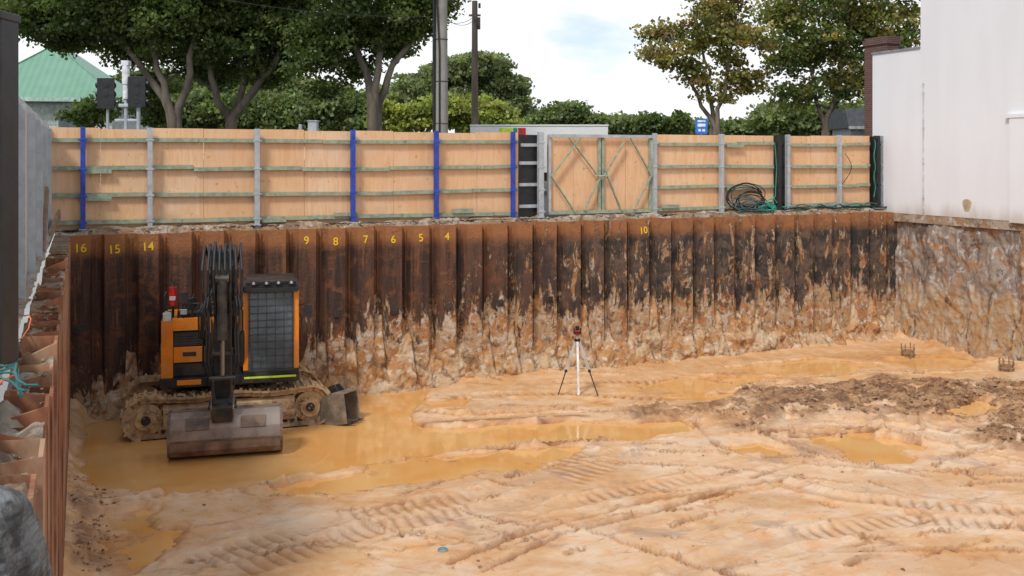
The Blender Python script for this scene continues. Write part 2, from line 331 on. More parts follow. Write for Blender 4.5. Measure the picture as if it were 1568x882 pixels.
H=H+mud*(.36*np.abs(fbm(X*1.5,Y*3.0,5,51)-.45)+.22*np.abs(fbm(X*6,Y*7,4,55)-.5)+.02)
pud=[[(112,645),(170,600),(320,580),(480,578),(560,574),(670,568),(730,576),(665,600),(630,625),(625,648),(680,658),(780,653),(900,648),(1035,648),(1055,661),(960,676),(800,682),(720,690),(620,704),(530,718),(440,740),(300,752),(150,758),(108,735)],
 [(420,754),(520,728),(600,708),(720,694),(880,688),(860,710),(740,728),(600,744),(500,758)],
 [(1245,672),(1300,662),(1410,685),(1380,706),(1300,714),(1280,692)],
 [(1110,564),(1230,550),(1350,560),(1310,574),(1200,577)],[(1360,550),(1480,544),(1520,558),(1400,569)],[(965,592),(1050,581),(1140,592),(1050,606)],
 [(1400,630),(1500,616),(1555,632),(1440,645)],[(1115,688),(1165,678),(1185,690),(1140,698)],[(1080,578),(1180,580),(1130,590)],
 [(125,800),(220,780),(270,815),(215,882),(120,882)],[(655,618),(725,611),(700,628)],[(690,567),(870,558),(850,570),(730,576)],[(1020,610),(1120,606),(1100,616)]]
org=np.zeros(X.shape)
for i,p in enumerate(pud):
    sd_=sdpoly(X,Y,PW(p))+(fbm(X*1.7,Y*1.7,5,61+i)-.5)*(.8 if i!=0 else .6)
    k=sstep(.12,-.10,sd_); lev={1:.046,9:.05,0:-.02}.get(i,.015)
    H=H*(1-k)+(lev+.04*(fbm(X*3,Y*3,3,70)-.5)*(1.3 if i in(1,9) else 1))*k
    org=np.maximum(org,sstep(.35,0,sd_)*.6)
far=sdpoly(X,Y,PW([(640,560),(1000,540),(1300,525),(1568,540),(1568,600),(1200,600),(900,640),(700,600)]))
org=np.maximum(org,.7*sstep(.8,-.8,far+(fbm(X*.8,Y*.8,4,81)-.5)*3))
org=np.maximum(org,.5*sstep(.54,.64,fbm(X*.7,Y*1.4,4,83)))
for dist in (22.4-V, U+.2, 22.0-U):
    H=H+.22*np.exp(-np.clip(dist,0,9)/.28)*(.4+fbm(U*2.5,V*2.5,4,91))
wet=np.clip(sstep(.095,.062,H)+.55*sstep(.54,.66,fbm(X*.55,Y*.9,4,95)),0,1)
msk=np.stack([wet,mud,org,RUT],-1).reshape(-1,4)
fast('pit_floor',np.stack([U,V,H],-1).reshape(-1,3),gridq(*U.shape),[FLOOR],{'msk':msk},rz=TH)
g=MB(); g.add([(-.2,1,WL),(22.1,1,WL),(22.1,22.5,WL),(-.2,22.5,WL)],[(0,1,2,3)],0); g.build('puddle_water',[WATER],rz=TH)
def ij(x,y):
    u,v=w2s(x,y); return int(np.clip(np.searchsorted(uu,u),0,len(uu)-1)), int(np.clip(np.searchsorted(vv,v),0,len(vv)-1))
def floorz(x,y): return float(H[ij(x,y)])
ico=np.array([(0,-.526,.851),(0,.526,.851),(0,-.526,-.851),(0,.526,-.851),(-.526,-.851,0),(.526,-.851,0),(-.526,.851,0),(.526,.851,0),(.851,0,-.526),(.851,0,.526),(-.851,0,-.526),(-.851,0,.526)])
from itertools import combinations
D=np.linalg.norm(ico[:,None]-ico[None],axis=2); e=1.2
icof=[]
for a,b,c_ in combinations(range(12),3):
    if D[a,b]<e and D[b,c_]<e and D[a,c_]<e:
        nrm=np.cross(ico[b]-ico[a],ico[c_]-ico[a]); icof.append((a,b,c_) if nrm@ico[a]>0 else (a,c_,b))
icof=np.array(icof)
def clods(name,pts,sizes,mat,parent=None):
    Vs=[];Fs=[]
    for i,(p,s_) in enumerate(zip(pts,sizes)):
        v=ico*(1+RNG.normal(0,.24,(12,1)))*np.array([s_,s_*RNG.uniform(.6,1.2),s_*RNG.uniform(.4,.75)]); a=RNG.uniform(0,6.3); R=np.array([[math.cos(a),-math.sin(a),0],[math.sin(a),math.cos(a),0],[0,0,1]])
        Vs.append(v@R.T+np.array(p)); Fs.append(icof+12*i)
    return fast(name,np.concatenate(Vs),np.concatenate(Fs),[mat],smooth=False,parent=parent)
pts=[];sz=[]; tries=0
while len(pts)<1300 and tries<60000:
    tries+=1
    px=random.uniform(1120,1600); py=random.uniform(575,690); x,y=fp(px,py); u,v=w2s(x,y)
    if not(0<u<22): continue
    i=ij(x,y)
    if mud[i]*NCc[i]>random.uniform(.5,1.6): s_=.015+.075*random.random()**4; pts.append((x,y,H[i]+s_*.1)); sz.append(s_)
for k in range(4500):
    if k<450: px=random.uniform(104,160)+max(0,random.gauss(0,20)); py=random.uniform(735,882)
    else: px=random.uniform(120,1560); py=random.uniform(600,880)
    x,y=fp(px,py); i=ij(x,y); z=float(H[i])
    if z>WL+.01 and (k<450 or RUT[i]>.25+random.random()*.8 or random.random()<.02): s_=.007+.03*random.random()**3; pts.append((x+random.gauss(0,.04),y+random.gauss(0,.04),z+s_*.1)); sz.append(s_)
clods('soil_clods',pts,sz,DIRT)

# ================= SHEET PILES =================
PITCH=.675
def profile(t0,t1,front,back):
    P=[]; t=t0
    while t<t1:
        P+= [(t,front),(t+.385,front),(t+.44,back),(t+.62,back)]; t+=PITCH
    return P
def pilewall(name,prof,swap,th,ztop,zb=-.4,tv=.02):
    vs=[];fs=[]; n=len(prof)
    zs=[zb,1,2,3,ztop]
    for off in (0,th):
        for zi,z in enumerate(zs):
            for k,(t,d) in enumerate(prof):
                q=int((t+.01)/PITCH) if not swap else k//4
                zz=z if z!=ztop else ztop+tv*math.sin(q*2.3)+tv*.75*math.sin(q*5.1)
                dd=d+off+(.012*math.sin(q*3.7)*z/3.8 if swap else 0)
                vs.append((dd,t,zz) if swap else (t,dd,zz))
    L_=len(zs)*n
    for zi in range(len(zs)-1):
        for k in range(n-1):
            a=zi*n+k; fs.append((a,a+1,a+n+1,a+n)); fs.append((L_+a,L_+a+n,L_+a+n+1,L_+a+1))
    for k in range(n-1):
        a=(len(zs)-1)*n+k; fs.append((a,a+1,L_+a+1,L_+a))
    m=MB(); m.add(vs,fs,0); return m
pw=pilewall('',profile(-.22,22.1,22.40,22.58),False,.022,3.87,tv=.012).build('sheet_pile_wall',[PILE],rz=TH)
m=MB()
t=-.22
while t<22:
    m.box(t+.50,t+.535,22.545,22.577,0,3.8,0); t+=PITCH
for i,u in enumerate([.1,2.05,5.3,6.6,8.0,9.3,10.7,12.1,13.4,14.8,16.8]):
    kk=round((u+.22-.19)/PITCH); uc=-.22+kk*PITCH+.19; m.box(uc-.075,uc+.075,22.37,22.397,1.83,2.0,1); m.cyl((uc,22.34,1.915),(uc,22.37,1.915),.025,8,1)
m.build('clutches_and_plates',[PILE,DARKST],parent=pw)
YP=NT('yellow_marker_paint').set((.80,.53,.02),.7)
for txt,px in (('16',116),('15',169),('14',223),('9',463),('8',508),('7',553),('6',595),('5',637),('4',678),('10',982)):
    cu=bpy.data.curves.new('number_'+txt,'FONT'); cu.body=txt; cu.size=.25; cu.extrude=.002; cu.offset=.003; cu.align_x='CENTER'
    o=bpy.data.objects.new('number_'+txt,cu); sc.collection.objects.link(o); o.parent=pw; kk=round((pxU(px,22.4)+.22-.19)/PITCH); o.location=(-.22+kk*PITCH+.19+random.uniform(-.03,.03),22.394,3.50+random.uniform(-.03,.03)); o.rotation_euler=(math.pi/2,random.uniform(-.15,.15),0); cu.materials.append(YP)
LP=simple('left_pile_rust',(.27,.10,.045),.85,0,.5,3,(.44,.29,.18),.75,stretch=(1,1,.5),bump=.5)
lw=pilewall('',[(t,-d) for t,d in profile(3.3,22.35,.2,.47)],True,-.025,3.80,tv=.06).build('side_sheet_pile_wall',[LP],rz=TH)
g1=np.linspace(3.2,22.6,600); gu=np.linspace(-.54,-.215,14); U2,V2=np.meshgrid(gu,g1,indexing='ij'); Z2=3.50+.42*fbm(U2*4,V2*1.6,5,101)
fast('backfill_soil',np.stack([U2,V2,Z2],-1).reshape(-1,3),gridq(14,600),[BERM],rz=TH)
gu=np.linspace(-.5,22.2,800); gv=np.linspace(22.615,23.0,12); U2,V2=np.meshgrid(gu,gv,indexing='ij')
prof_=sstep(0,.3,(V2-22.615)/.385)
Z2=3.74+.18*prof_+ (.24*(fbm(U2*3,V2*6,5,111)-.35))*prof_
fast('edge_berm',np.stack([U2,V2,Z2],-1).reshape(-1,3),gridq(800,12),[BERM],rz=TH)
g=MB(); g.add([(-.4,22.41,3.60),(22.2,22.41,3.60),(22.2,22.63,3.76),(-.4,22.63,3.76)],[(0,1,2,3)],0)
def bank(name,u0,u1,front,seed,swap=False,hscale=1.,nu=1000,nt_=56,mat=SOIL,d0=.42):
    a=np.linspace(u0,u1,nu); b=np.linspace(0,1,nt_); A,Tt=np.meshgrid(a,b,indexing='ij')
    ph=((A+.22)%PITCH)/PITCH; wv=sstep(.46,.66,ph)*sstep(1.02,.90,ph) if not swap else 0*A
    rk=h2(np.floor((A+.22)/PITCH),A*0,seed)
    Hh=.22+.85*fbm(A*.6,A*0,4,seed)+.5*(fbm(A*2.0,A*0+3,4,seed+3)-.5)+.30*sstep(4,7,A)
    Hh=Hh+wv*(.05+.85*rk**1.5)+.18*(fbm(A*9,A*0,3,seed+31)-.5)
    Hh=np.clip(Hh*hscale,.15,2.2)
    dep=d0*(1-Tt)**1.2-.08*Tt+.46*(fbm(A*1.5,Tt*Hh*2.2,5,seed+5)-.47)*(1-.6*Tt)+.24*(fbm(A*5,Tt*Hh*5,4,seed+7)-.5)
    dep=dep-.12*wv*Tt
    dep=np.where(Tt>.975,-.24,dep)
    Zz=-.1+Tt*(Hh+.1)+.10*(fbm(A*6,Tt*Hh*6,3,seed+9)-.5)
    P3=np.stack([A,front-dep,Zz],-1) if not swap else np.stack([front-dep,A,Zz],-1)
    return fast(name,P3.reshape(-1,3),gridq(nu,nt_),[mat],rz=TH)
bank('soil_bank',-.25,22.2,22.40,121)
a=np.linspace(1,22.75,620); b=np.linspace(-.2,3.72,130); A,Bz=np.meshgrid(a,b,indexing='ij')
Dp=.34*(fbm(A*.9,Bz*.7,5,131)-.5)+.22*(fbm(A*3,Bz*1.6,5,133)-.5)+.10*(fbm(A*9,Bz*5,4,136)-.5)
Ux=22.10+Dp-.12*sstep(1.2,0,Bz); 
fast('underpinned_rock_wall',np.stack([Ux,A,Bz+.08*(fbm(A*2,A*0,4,137)-.5)*(Bz/3.7)],-1).reshape(-1,3),gridq(620,130),[ROCK],rz=TH)
bank('soil_bank',3,22.5,22.05,151,True,.36,500,30,d0=.3)

# ================= WHITE BUILDING =================
bd=empty('white_building',rz=TH)
m=MB(); m.box(22.05,34,4,21.37,3.84,15); m.build('main_block',[WHITE],parent=bd)
m=MB(); m.box(22.052,30,21.37,23.25,3.84,8.60); m.box(22.02,30,21.372,23.28,8.60,8.66,1); m.build('low_block',[WHITE,simple('metal_capping',(.25,.25,.26),.5)],parent=bd)
m=MB(); m.box(21.97,22.05,14,18.35,3.80,6.50,0); m.box(21.95,22.05,13.9,18.45,6.503,6.60,0); m.build('bay_projection',[WHITE],parent=bd)
m=MB(); m.cyl((22.03,21.25,3.9),(22.03,21.25,7.6),.018,8,0)
for z in (4.3,5.3,6.3,7.3): m.box(22.01,22.05,21.22,21.28,z,z+.03,0)
m.build('conduit',[simple('grey_conduit',(.5,.5,.5),.6)],parent=bd)
m=MB(); m.box(22.06,23.5,4,23.2,3.60,3.838); m.build('footing',[BERM],parent=bd)
m=MB()
m.add([(22.045,19.75+.14*math.cos(t)*(1+.2*math.sin(3*t)),4.18+.20*math.sin(t)*(1+.15*math.cos(2*t))) for t in np.linspace(0,2*math.pi,15)[:-1]],[tuple(range(14))],0)
m.build('stain_patch',[simple('tan_patch',(.42,.33,.2),.9)],parent=bd)
t=NT('dark_brick'); br=t.n('ShaderNodeTexBrick'); cc=t.xyz(t.co()); cb=t.n('ShaderNodeCombineXYZ'); t.put(cb.inputs[0],t.ma('ADD',cc[0],cc[1])); t.put(cb.inputs[1],cc[2]); t.t.links.new(cb.outputs[0],br.inputs[0])
br.inputs['Color1'].default_value=(.15,.06,.04,1); br.inputs['Color2'].default_value=(.09,.04,.035,1); br.inputs['Mortar'].default_value=(.2,.17,.15,1); br.inputs['Scale'].default_value=4; br.inputs['Mortar Size'].default_value=.02
BRICK=t.set(br.outputs[0],.9)
x,y,_=at(1350,60,32.5)
m=MB(); m.box(-.26,.26,-.5,.5,ST,9.15); m.box(-.30,.30,-.54,.54,9.15,9.32); m.box(-.26,.26,-.5,.5,9.32,9.40); m.build('brick_chimney',[BRICK],loc=(x,y,0),rz=TH)
x,y,_=at(1318,160,48)
m=MB(); m.box(-.4,2.5,.2,3,ST,6.9,1); m.prism([(-.1,6.9),(3.3,6.9),(2.6,7.9),(.5,7.9)],-.6,3,0); m.box(-.62,3.02,-.14,-.1,6.84,6.98,1); m.build('dark_roofed_house',[simple('dark_slate',(.05,.055,.06),.7),simple('grey_wall',(.35,.35,.34),.8)],loc=(x,y,0))

# ================= PLYWOOD HOARDING =================
fe=empty('plywood_hoarding',rz=TH)
VFc=23.0
def PU(px): return pxU(px,VFc)
TOP=6.11
def plyrun(name,pxs,extra=0):
    m=MB()
    for i in range(len(pxs)-1):
        a,b=PU(pxs[i]),PU(pxs[i+1]); n=max(1,round((b-a)/1.2)); 
        for k in range(n):
            x0=a+(b-a)*k/n; x1=a+(b-a)*(k+1)/n-.008; dv=random.uniform(0,.014); m.box(x0,x1,VFc+dv,VFc+dv+.018,ST-.05+random.uniform(-.02,.02),TOP+random.uniform(-.025,.02),0)
    return m.build(name,[PLY],parent=fe)
plyrun('plywood_sheets_left',[77,229,392,538,665,794])
plyrun('plywood_sheets_right',[1000,1100,1185]); plyrun('plywood_sheets_end',[1203,1280,1332])
m=MB()
RZ=[5.86,5.23,4.66,4.10]
def rails(pa,pb,pm=0):
    a,b=PU(pa),PU(pb)
    for z in RZ:
        x=a
        while x<b-.05:
            x1=min(b,x+random.uniform(2.,3.)); dz=random.uniform(-.03,.03); m.beam((x,VFc-.045,z+dz),(x1-.01,VFc-.045,z+dz+random.uniform(-.03,.03)),.07,.085,0); 
            x=x1
rails(77,792); rails(1002,1183); rails(1203,1330)
for a,z in ((128,4.62),(128,5.2),(510,4.15),(690,4.18),(1010,4.16),(400,4.05),(1110,5.8),(1110,4.62)):
    x=PU(a); m.box(x,x+.55,VFc-.12,VFc-.085,z-.05+random.uniform(-.03,.03),z+.04,0)
m.build('timber_rails',[BATT],parent=fe)
m=MB()
for px,mi,w_ in ((127,1,.10),(229,0,.10),(392,0,.11),(538,1,.10),(665,1,.10),(782,1,.09),(824,0,.14),(998,0,.09),(1100,0,.10),(1187,2,.12),(1201,0,.10),(1280,0,.09),(1337,2,.16),(1346,0,.08)):
    x=PU(px); m.box(x-w_/2,x+w_/2,VFc-.21,VFc-.083,ST-.1,TOP+.02,mi)
    m.box(x-w_/2-.03,x+w_/2+.03,VFc-.215,VFc-.08,ST-.02,ST+.02,0)
    for z in RZ:
        m.box(x-w_/2-.035,x+w_/2+.035,VFc-.216,VFc-.205,z-.02,z+.02,mi)
m.build('steel_posts',[GALV,BLUE,BLACK],parent=fe,bevel=.006)
m=MB(); a,b=PU(795),PU(832)
m.box(a,b,VFc+.03,VFc+.06,ST-.05,TOP-.05,0); m.box(a+.05,b,VFc-.02,VFc+.028,TOP-.35,TOP-.27,1)
for z in (5.3,4.75,4.2): m.box(a,b,VFc-.02,VFc+.028,z,z+.08,1)
m.box(PU(1184),PU(1203),VFc+.03,VFc+.06,ST-.05,TOP,0)
m.box(PU(1331),PU(1344),VFc+.03,VFc+.06,ST-.05,TOP,0)
m.build('dark_infill',[BLACK,GALV],parent=fe)
ga=empty('timber_gate',rz=TH); a,b=PU(838),PU(996); mid=(a+b)/2
m=MB()
for k in range(4): m.box(a+(b-a)*k/4,a+(b-a)*(k+1)/4-.008,VFc+random.uniform(-.005,.005),VFc+.02,4.05,6.05,0)
m.build('gate_sheets',[PLY],parent=ga)
m=MB(); y_=VFc-.05
for x in (a+.04,mid-.05,mid+.05,b-.04): m.box(x-.035,x+.035,y_-.03,y_+.03,4.05,6.07,1 if x in(a+.04,) else 0)
m.box(a,b,y_-.07,y_-.032,6.0,6.08,1); m.box(a,b,y_-.07,y_-.032,4.02,4.1,0)
for (x0,z0,x1,z1) in ((a+.05,5.0,a+.9,6.0),(a+.05,5.0,a+.7,4.1),(b-.05,5.0,b-.7,6.0),(b-.05,5.0,b-.6,4.1),(mid-.05,4.9,a+.55,6.0),(mid+.05,5.0,mid+.65,5.9),(mid-.05,5.0,mid-.55,4.1),(mid+.05,5.2,mid+.55,4.1)):
    m.beam((x0,y_-.09,z0),(x1,y_-.09,z1),.03,.06,0,up=(0,1,0))
m.cyl((mid-.2,y_-.1,5.0),(mid+.2,y_-.1,5.0),.02,8,1)
m.build('gate_frame',[BATT,GALV],parent=ga)
m=MB(); v=10.2
vs=[];fs=[]
n=0
while v<23.0:
    for (dv,du) in ((0,0),(.10,0),(.13,-.035),(.20,-.035),(.23,0)): vs+= [(-.62+du,v+dv,ST-.05),(-.62+du,v+dv,6.16)]; n+=1
    v+=.26
for k in range(n-1): fs.append((2*k,2*k+2,2*k+3,2*k+1))
m.add(vs,fs,0)
for v in (11.5,14,16.5,19,21.5): m.box(-.61,-.53,v-.04,v+.04,ST,6.05,1)
m.build('corrugated_metal_hoarding',[simple('grey_cladding',(.44,.46,.48),.6,0,.1,2,(.36,.33,.29),.4,stretch=(1,1,.3)),GALV],rz=TH)
x,y,_=at(25,560,7.2); x-=.10; m=MB(); m.box(-.36,0,-.02,.24,ST,6.52); m.box(-.42,.012,-.06,.28,ST,ST+.03); m.box(-.38,.01,-.04,.26,6.50,6.56)
for z in (4.3,5.0,5.8): m.box(-.2,-.05,-.05,-.02,z,z+.1)
m.build('black_steel_column',[BLACK],loc=(x,y,0),bevel=.008)
m=MB()
m.beam((-.58,20.5,3.9),(-.40,22.0,4.35),.05,.2,0); m.beam((-.55,17.2,3.9),(-.50,17.6,5.0),.05,.15,0)
for k in range(9): m.box(-.50,-.22,18.6+k*.42,18.75+k*.42,3.86,3.9,0)
m.build('timber_planks',[PLANK],rz=TH)
# hoses
def coil(m,cu,cz,rx,rz,n,y0,mi,rr=.016,sd=0):
    rg=np.random.default_rng(sd); pts=[]
    for j in range(n):
        ox,oz=rg.normal(0,.06),rg.normal(0,.04); sx,sz=rx*rg.uniform(.8,1.15),rz*rg.uniform(.75,1.15)
        for k in range(18):
            t=k/18*2*math.pi; z=cz+oz+sz*math.sin(t)
            pts.append((cu+ox+sx*math.cos(t),y0-.05*rg.random()-.03*(math.sin(t)<0),max(ST+.04,z)))
    P=np.array(pts)
    for _ in range(2): P[1:-1]=(P[:-2]+2*P[1:-1]+P[2:])/4
    m.tube([tuple(p) for p in P],rr,6,mi)
m=MB(); cu=PU(1136)
coil(m,cu-.05,4.36,.62,.36,5,VFc-.19,0,.013,1); coil(m,cu+.12,4.26,.5,.26,5,VFc-.22,0,.013,2); coil(m,cu-.15,4.22,.40,.22,3,VFc-.26,2,.014,3)
coil(m,cu+.2,4.16,.45,.14,3,VFc-.28,2,.014,5); coil(m,cu+.62,4.06,.24,.10,4,VFc-.27,1,.016,4); coil(m,cu+.75,4.12,.18,.14,3,VFc-.25,1,.016,6)
m.tube([(cu+.5,VFc-.2,4.1),(cu+.8,VFc-.2,4.05),(cu+1.0,VFc-.2,4.4),(cu+1.05,VFc-.2,5.2),(cu+.98,VFc-.2,5.9)],.014,6,1)
m.tube([(cu+.5+k*.25,VFc-.28+.06*math.sin(k),4.02+.03*math.sin(k*1.7)) for k in range(22)],.022,6,0)
m.tube([(cu+.9+k*.25,VFc-.2+.05*math.sin(k*1.3),4.03+.04*math.sin(k*1.1)) for k in range(19)],.022,6,1)
m.tube([(cu+1.6+k*.12,VFc-.3+.1*math.sin(k*.9),4.03+.10*abs(math.sin(k*.6))) for k in range(26)],.018,6,2)
m.build('hose_coil',[RUB,TEAL,simple('green_grey_hose',(.05,.10,.11),.5)],rz=TH)
m=MB(); m.tube([(PU(1335)-.1+.03*math.sin(k),VFc-.22,6.0-k*.1) for k in range(18)],.014,6,1); m.tube([(PU(1335)+.02*math.sin(k*2),VFc-.24,6.05-k*.11) for k in range(18)],.02,6,0)
m.tube([(PU(1290)+.25*math.sin(k*.35),VFc-.1,5.6-k*.09) for k in range(17)],.01,5,0)
m.build('hanging_cable',[RUB,TEAL],rz=TH)
m=MB()
for j in range(4):
    m.tube([(-.80+.03*j+.46*(k/12.)+.05*math.sin(k*.8+j),7.0+j*.12+.5*math.sin(k/12.*3.1+j*.3),3.99+.025*j+.03*math.sin(k)) for k in range(13)],.009,6,1)
m.tube([(-.62+.1*math.sin(k*.9),7.6-k*.22,4.0+.04*math.sin(k*1.3)) for k in range(14)],.006,5,0)
m.tube([(-.50+.08*math.sin(k*.7),10.6-k*.25,3.97+.05*math.sin(k*1.1)) for k in range(24)],.006,5,0)
m.build('green_hose',[simple('orange_cord',(.8,.15,.03),.6),simple('dark_green_hose',(.01,.12,.11),.4)],rz=TH)
pts=[];sz=[]
for k in range(900):
    v=random.uniform(3.3,18); u=random.uniform(-1.0,-.24) ; x,y=s2w(u,v); s_=.006+.032*random.random()**3; pts.append((x,y,(ST+.03 if u<-.5 else 3.70+.08*random.random())+s_*.3)); sz.append(s_)
clods('rubble_stones',pts,sz,BERM)
pts=[];sz=[]
for k in range(900):
    u=random.uniform(0,22); v=random.uniform(22.66,22.85); x,y=s2w(u,v); s_=.01+.035*random.random()**3; pts.append((x,y,3.90+.06*random.random())); sz.append(s_)
clods('edge_stones',pts,sz,BERM)
# bulk bag
nr,nc=30,80; Vb=[];
for i in range(nr):
    t=i/(nr-1)
    for j in range(nc):
        a=2*math.pi*j/nc; sq=1/max(abs(math.cos(a)),abs(math.sin(a)))**.5
        if t<.75: r=.36*sq*(.86+.18*math.sin(t/.75*math.pi)); z=3.45+t/.75*.88
        else: q=(t-.75)/.25; r=.36*sq*.86*(1-.75*q); z=4.33+.10*math.sin(q*3.1)-.12*q
        xx,yy=math.cos(a),math.sin(a)
        r*=1+.30*(float(fbm(np.array(xx*2.+4),np.array(t*5.+yy*2),4,201))-.5)+.10*(float(fbm(np.array(xx*7.+4),np.array(t*12.+yy*7),3,211))-.5)
        Vb.append((r*xx,r*yy,z+.08*math.sin(a*3+t*3)*t))
Qb=np.array([(i*nc+j,i*nc+(j+1)%nc,(i+1)*nc+(j+1)%nc,(i+1)*nc+j) for i in range(nr-1) for j in range(nc)])
t=NT('woven_bag'); cz=t.co(); wv=t.n('ShaderNodeTexWave',bands_direction='Z'); wv.inputs['Scale'].default_value=9; wv.inputs['Distortion'].default_value=3; t.put(wv.inputs[0],cz); t.bump(t.ma('ADD',t.ma('MULTIPLY',wv.outputs['Fac'],.3),t.noise(cz,9,7,.7,1.)),1.,.08)
BAG=t.set(t.mix(t.ss(t.noise(cz,7,7,.7),.4,.6),(.30,.31,.31),(.08,.076,.07)),.7)
bg_=fast('bulk_bag',np.array(Vb),Qb,[BAG],loc=(-1.90,3.16,0),rz=TH)
m=MB(); m.tube([(-.1,-.1,4.34),(.0,-.1,4.54),(.16,0,4.50),(.29,.1,4.30)],.012,6,0); m.build('bag_handle',[simple('blue_grey_strap',(.16,.2,.27),.6)],parent=bg_)

# ================= EXCAVATOR =================
ex=empty('excavator',(-5.9,20.5,0.02))
und=MB(); LT=3.95; R_=.41; wT=.52
def stad(s_):
    st=LT-2*R_; per=2*st+2*math.pi*R_; s_%=per
    if s_<st: return (-st/2+s_,0,0.)
    s_-=st
    if s_<math.pi*R_: a=s_/R_; return (st/2+R_*math.sin(a),R_-R_*math.cos(a),a)
    s_-=math.pi*R_
    if s_<st: return (st/2-s_,2*R_,math.pi)
    s_-=st; a=s_/R_; return (-st/2-R_*math.sin(a),R_+R_*math.cos(a),math.pi+a)
per=2*(LT-2*R_)+2*math.pi*R_; NS=50
for side in (-1,1):
    yc=side*.80
    for k in range(NS):
        x,z,a=stad(k*per/NS)
        if a==math.pi: z-=.05*math.sin((x+1.5)*2)**2
        d=Vector((math.cos(a),0,math.sin(a))); nrm=Vector((math.sin(a),0,-math.cos(a))); c0=Vector((x,yc,z+.02))
        und.beam(c0-d*.09,c0+d*.08,wT,.04,0,up=nrm) 
        und.beam(c0-d*.07+nrm*.035,c0-d*.03+nrm*.035,wT,.05,0,up=nrm)
        und.beam(c0-d*.095-nrm*.065,c0+d*.095-nrm*.065,.34,.09,0,up=nrm)
    st=LT-2*R_
    for s2 in (-1,1):
        und.cyl((s2*st/2,yc-.14,R_),(s2*st/2,yc+.14,R_),R_-.10,24,0); und.cyl((s2*st/2,yc+side*.14,R_),(s2*st/2,yc+side*.20,R_),.20,16,0); und.cyl((s2*st/2,yc+side*.20,R_),(s2*st/2,yc+side*.235,R_),.09,12,1)
        for q in range(14):
            a=q*2*math.pi/14; und.beam((s2*st/2+(R_-.11)*math.cos(a),yc,R_+(R_-.11)*math.sin(a)),(s2*st/2+(R_-.02)*math.cos(a),yc,R_+(R_-.02)*math.sin(a)),.05,.05,0)
    for k in range(7): x=-1.25+k*.41; und.cyl((x,yc-.16,.17),(x,yc+.16,.17),.10,14,0); und.cyl((x,yc-.2,.17),(x,yc+.2,.17),.04,10,1)
    und.prism([(yc-.19,.20),(yc+.19,.20),(yc+.225,.36),(yc+.20,.60),(yc+.10,.66),(yc-.10,.66),(yc-.20,.60),(yc-.225,.36)],-1.25,1.25,0)
    for k in (-.6,.6): und.cyl((k,yc-.12,.70),(k,yc+.12,.70),.06,12,0)
und.box(-.9,.9,-.6,.6,.35,.75,1); und.cyl((0,0,.75),(0,0,.98),.55,28,1)
for sx in (-1,1):
    und.beam((sx*.5,0,.55),(sx*1.0,-.75,.45),.3,.25,1); und.beam((sx*.5,0,.55),(sx*1.0,.75,.45),.3,.25,1)
uo=und.build('undercarriage_tracks',[MUDST,DARKST],parent=ex,rz=math.radians(20),bevel=0)
pm=[];ps=[]
for k in range(420):
    x=random.uniform(-1.7,1.7); s_=.012+.04*random.random()**2
    if k%2: q=(x,-.80+random.uniform(-.26,.2),2*R_+.03)
    else: q=(x,-.80-.20-random.uniform(0,.04),random.uniform(.2,.60))
    q=Matrix.Rotation(math.radians(20),4,'Z')@Vector(q); pm.append(tuple(q)); ps.append(s_)
clods('track_mud',pm,ps,SOIL,parent=ex)
up=empty('upper_structure',(0,0,0),math.radians(14.5),ex)
m=MB()
m.box(-1.22,1.38,-1.02,1.0,.98,1.16,1)
cw=[(-1.2,.45)]+[(-1.2+.35*(1-math.cos(t)),.95+.35*math.sin(t)) for t in np.linspace(0,math.pi/2,6)]+[(1.35-.35*(1-math.sin(t)),.95+.35*math.cos(t)) for t in np.linspace(0,math.pi/2,6)]+[(1.35,.45)]
n=len(cw); vv_=[(a,b,1.0) for a,b in cw]+[(a,b,2.2) for a,b in cw]; m.add(vv_,[tuple(range(n)),tuple(range(2*n-1,n-1,-1))]+[(i,(i+1)%n,(i+1)%n+n,i+n) for i in range(n)],2)
m.box(-1.18,.30,-.30,.449,1.16,2.30,0); m.box(.34,1.34,.62,.95,1.16,2.25,0)
m.box(-.9,.1,-.2,.4,2.30,2.42,1)
m.box(-1.20,-.98,-.95,-.302,1.16,2.28,0)
m.box(-.975,-.36,-.90,-.302,1.16,2.18,1)
m.box(-.99,-.37,-.96,-.40,2.08,2.32,0)
m.box(-.96,-.37,-.945,-.91,1.78,2.04,1)
m.box(-.97,-.38,-.96,-.91,1.46,1.76,0)
m.box(-.97,-.38,-.95,-.91,1.20,1.42,1)
m.box(-1.22,-.36,-1.08,-1.02,1.0,1.17,1)
m.box(-.9,-.45,-1.085,-1.075,1.04,1.14,0)
for k in range(4): m.box(-.94,-.40,-.955,-.945,1.82+k*.05,1.84+k*.05,1)
m.box(-.80,-.55,-.972,-.961,1.58,1.66,1)
m.box(-.36,.32,-.85,-.30,1.16,1.5,1)
m.box(-.9,-.4,-.85,-.4,2.32,2.40,1)
m.cyl((-.7,-.1,2.3),(-.7,-.1,2.6),.12,14,1); m.cyl((-.25,.2,2.3),(-.25,.2,2.75),.05,12,1)
m.cyl((-1.0,-.75,2.55),(-1.0,-.75,2.92),.075,16,4); m.cyl((-1.0,-.75,2.92),(-1.0,-.75,3.02),[.05,.02],12,1); m.beam((-1.0,-.78,3.0),(-.92,-.82,3.06),.03,.02,1); m.beam((-1.0,-.68,2.3),(-1.0,-.68,2.95),.05,.03,1); m.box(-1.08,-.92,-.84,-.67,2.5,2.54,1); m.box(-1.055,-.945,-.83,-.82,2.66,2.74,5)
m.box(-1.17,-1.02,-.95,-.7,2.28,2.44,5); m.box(-1.12,-.98,-.9,-.8,2.5,2.56,1)
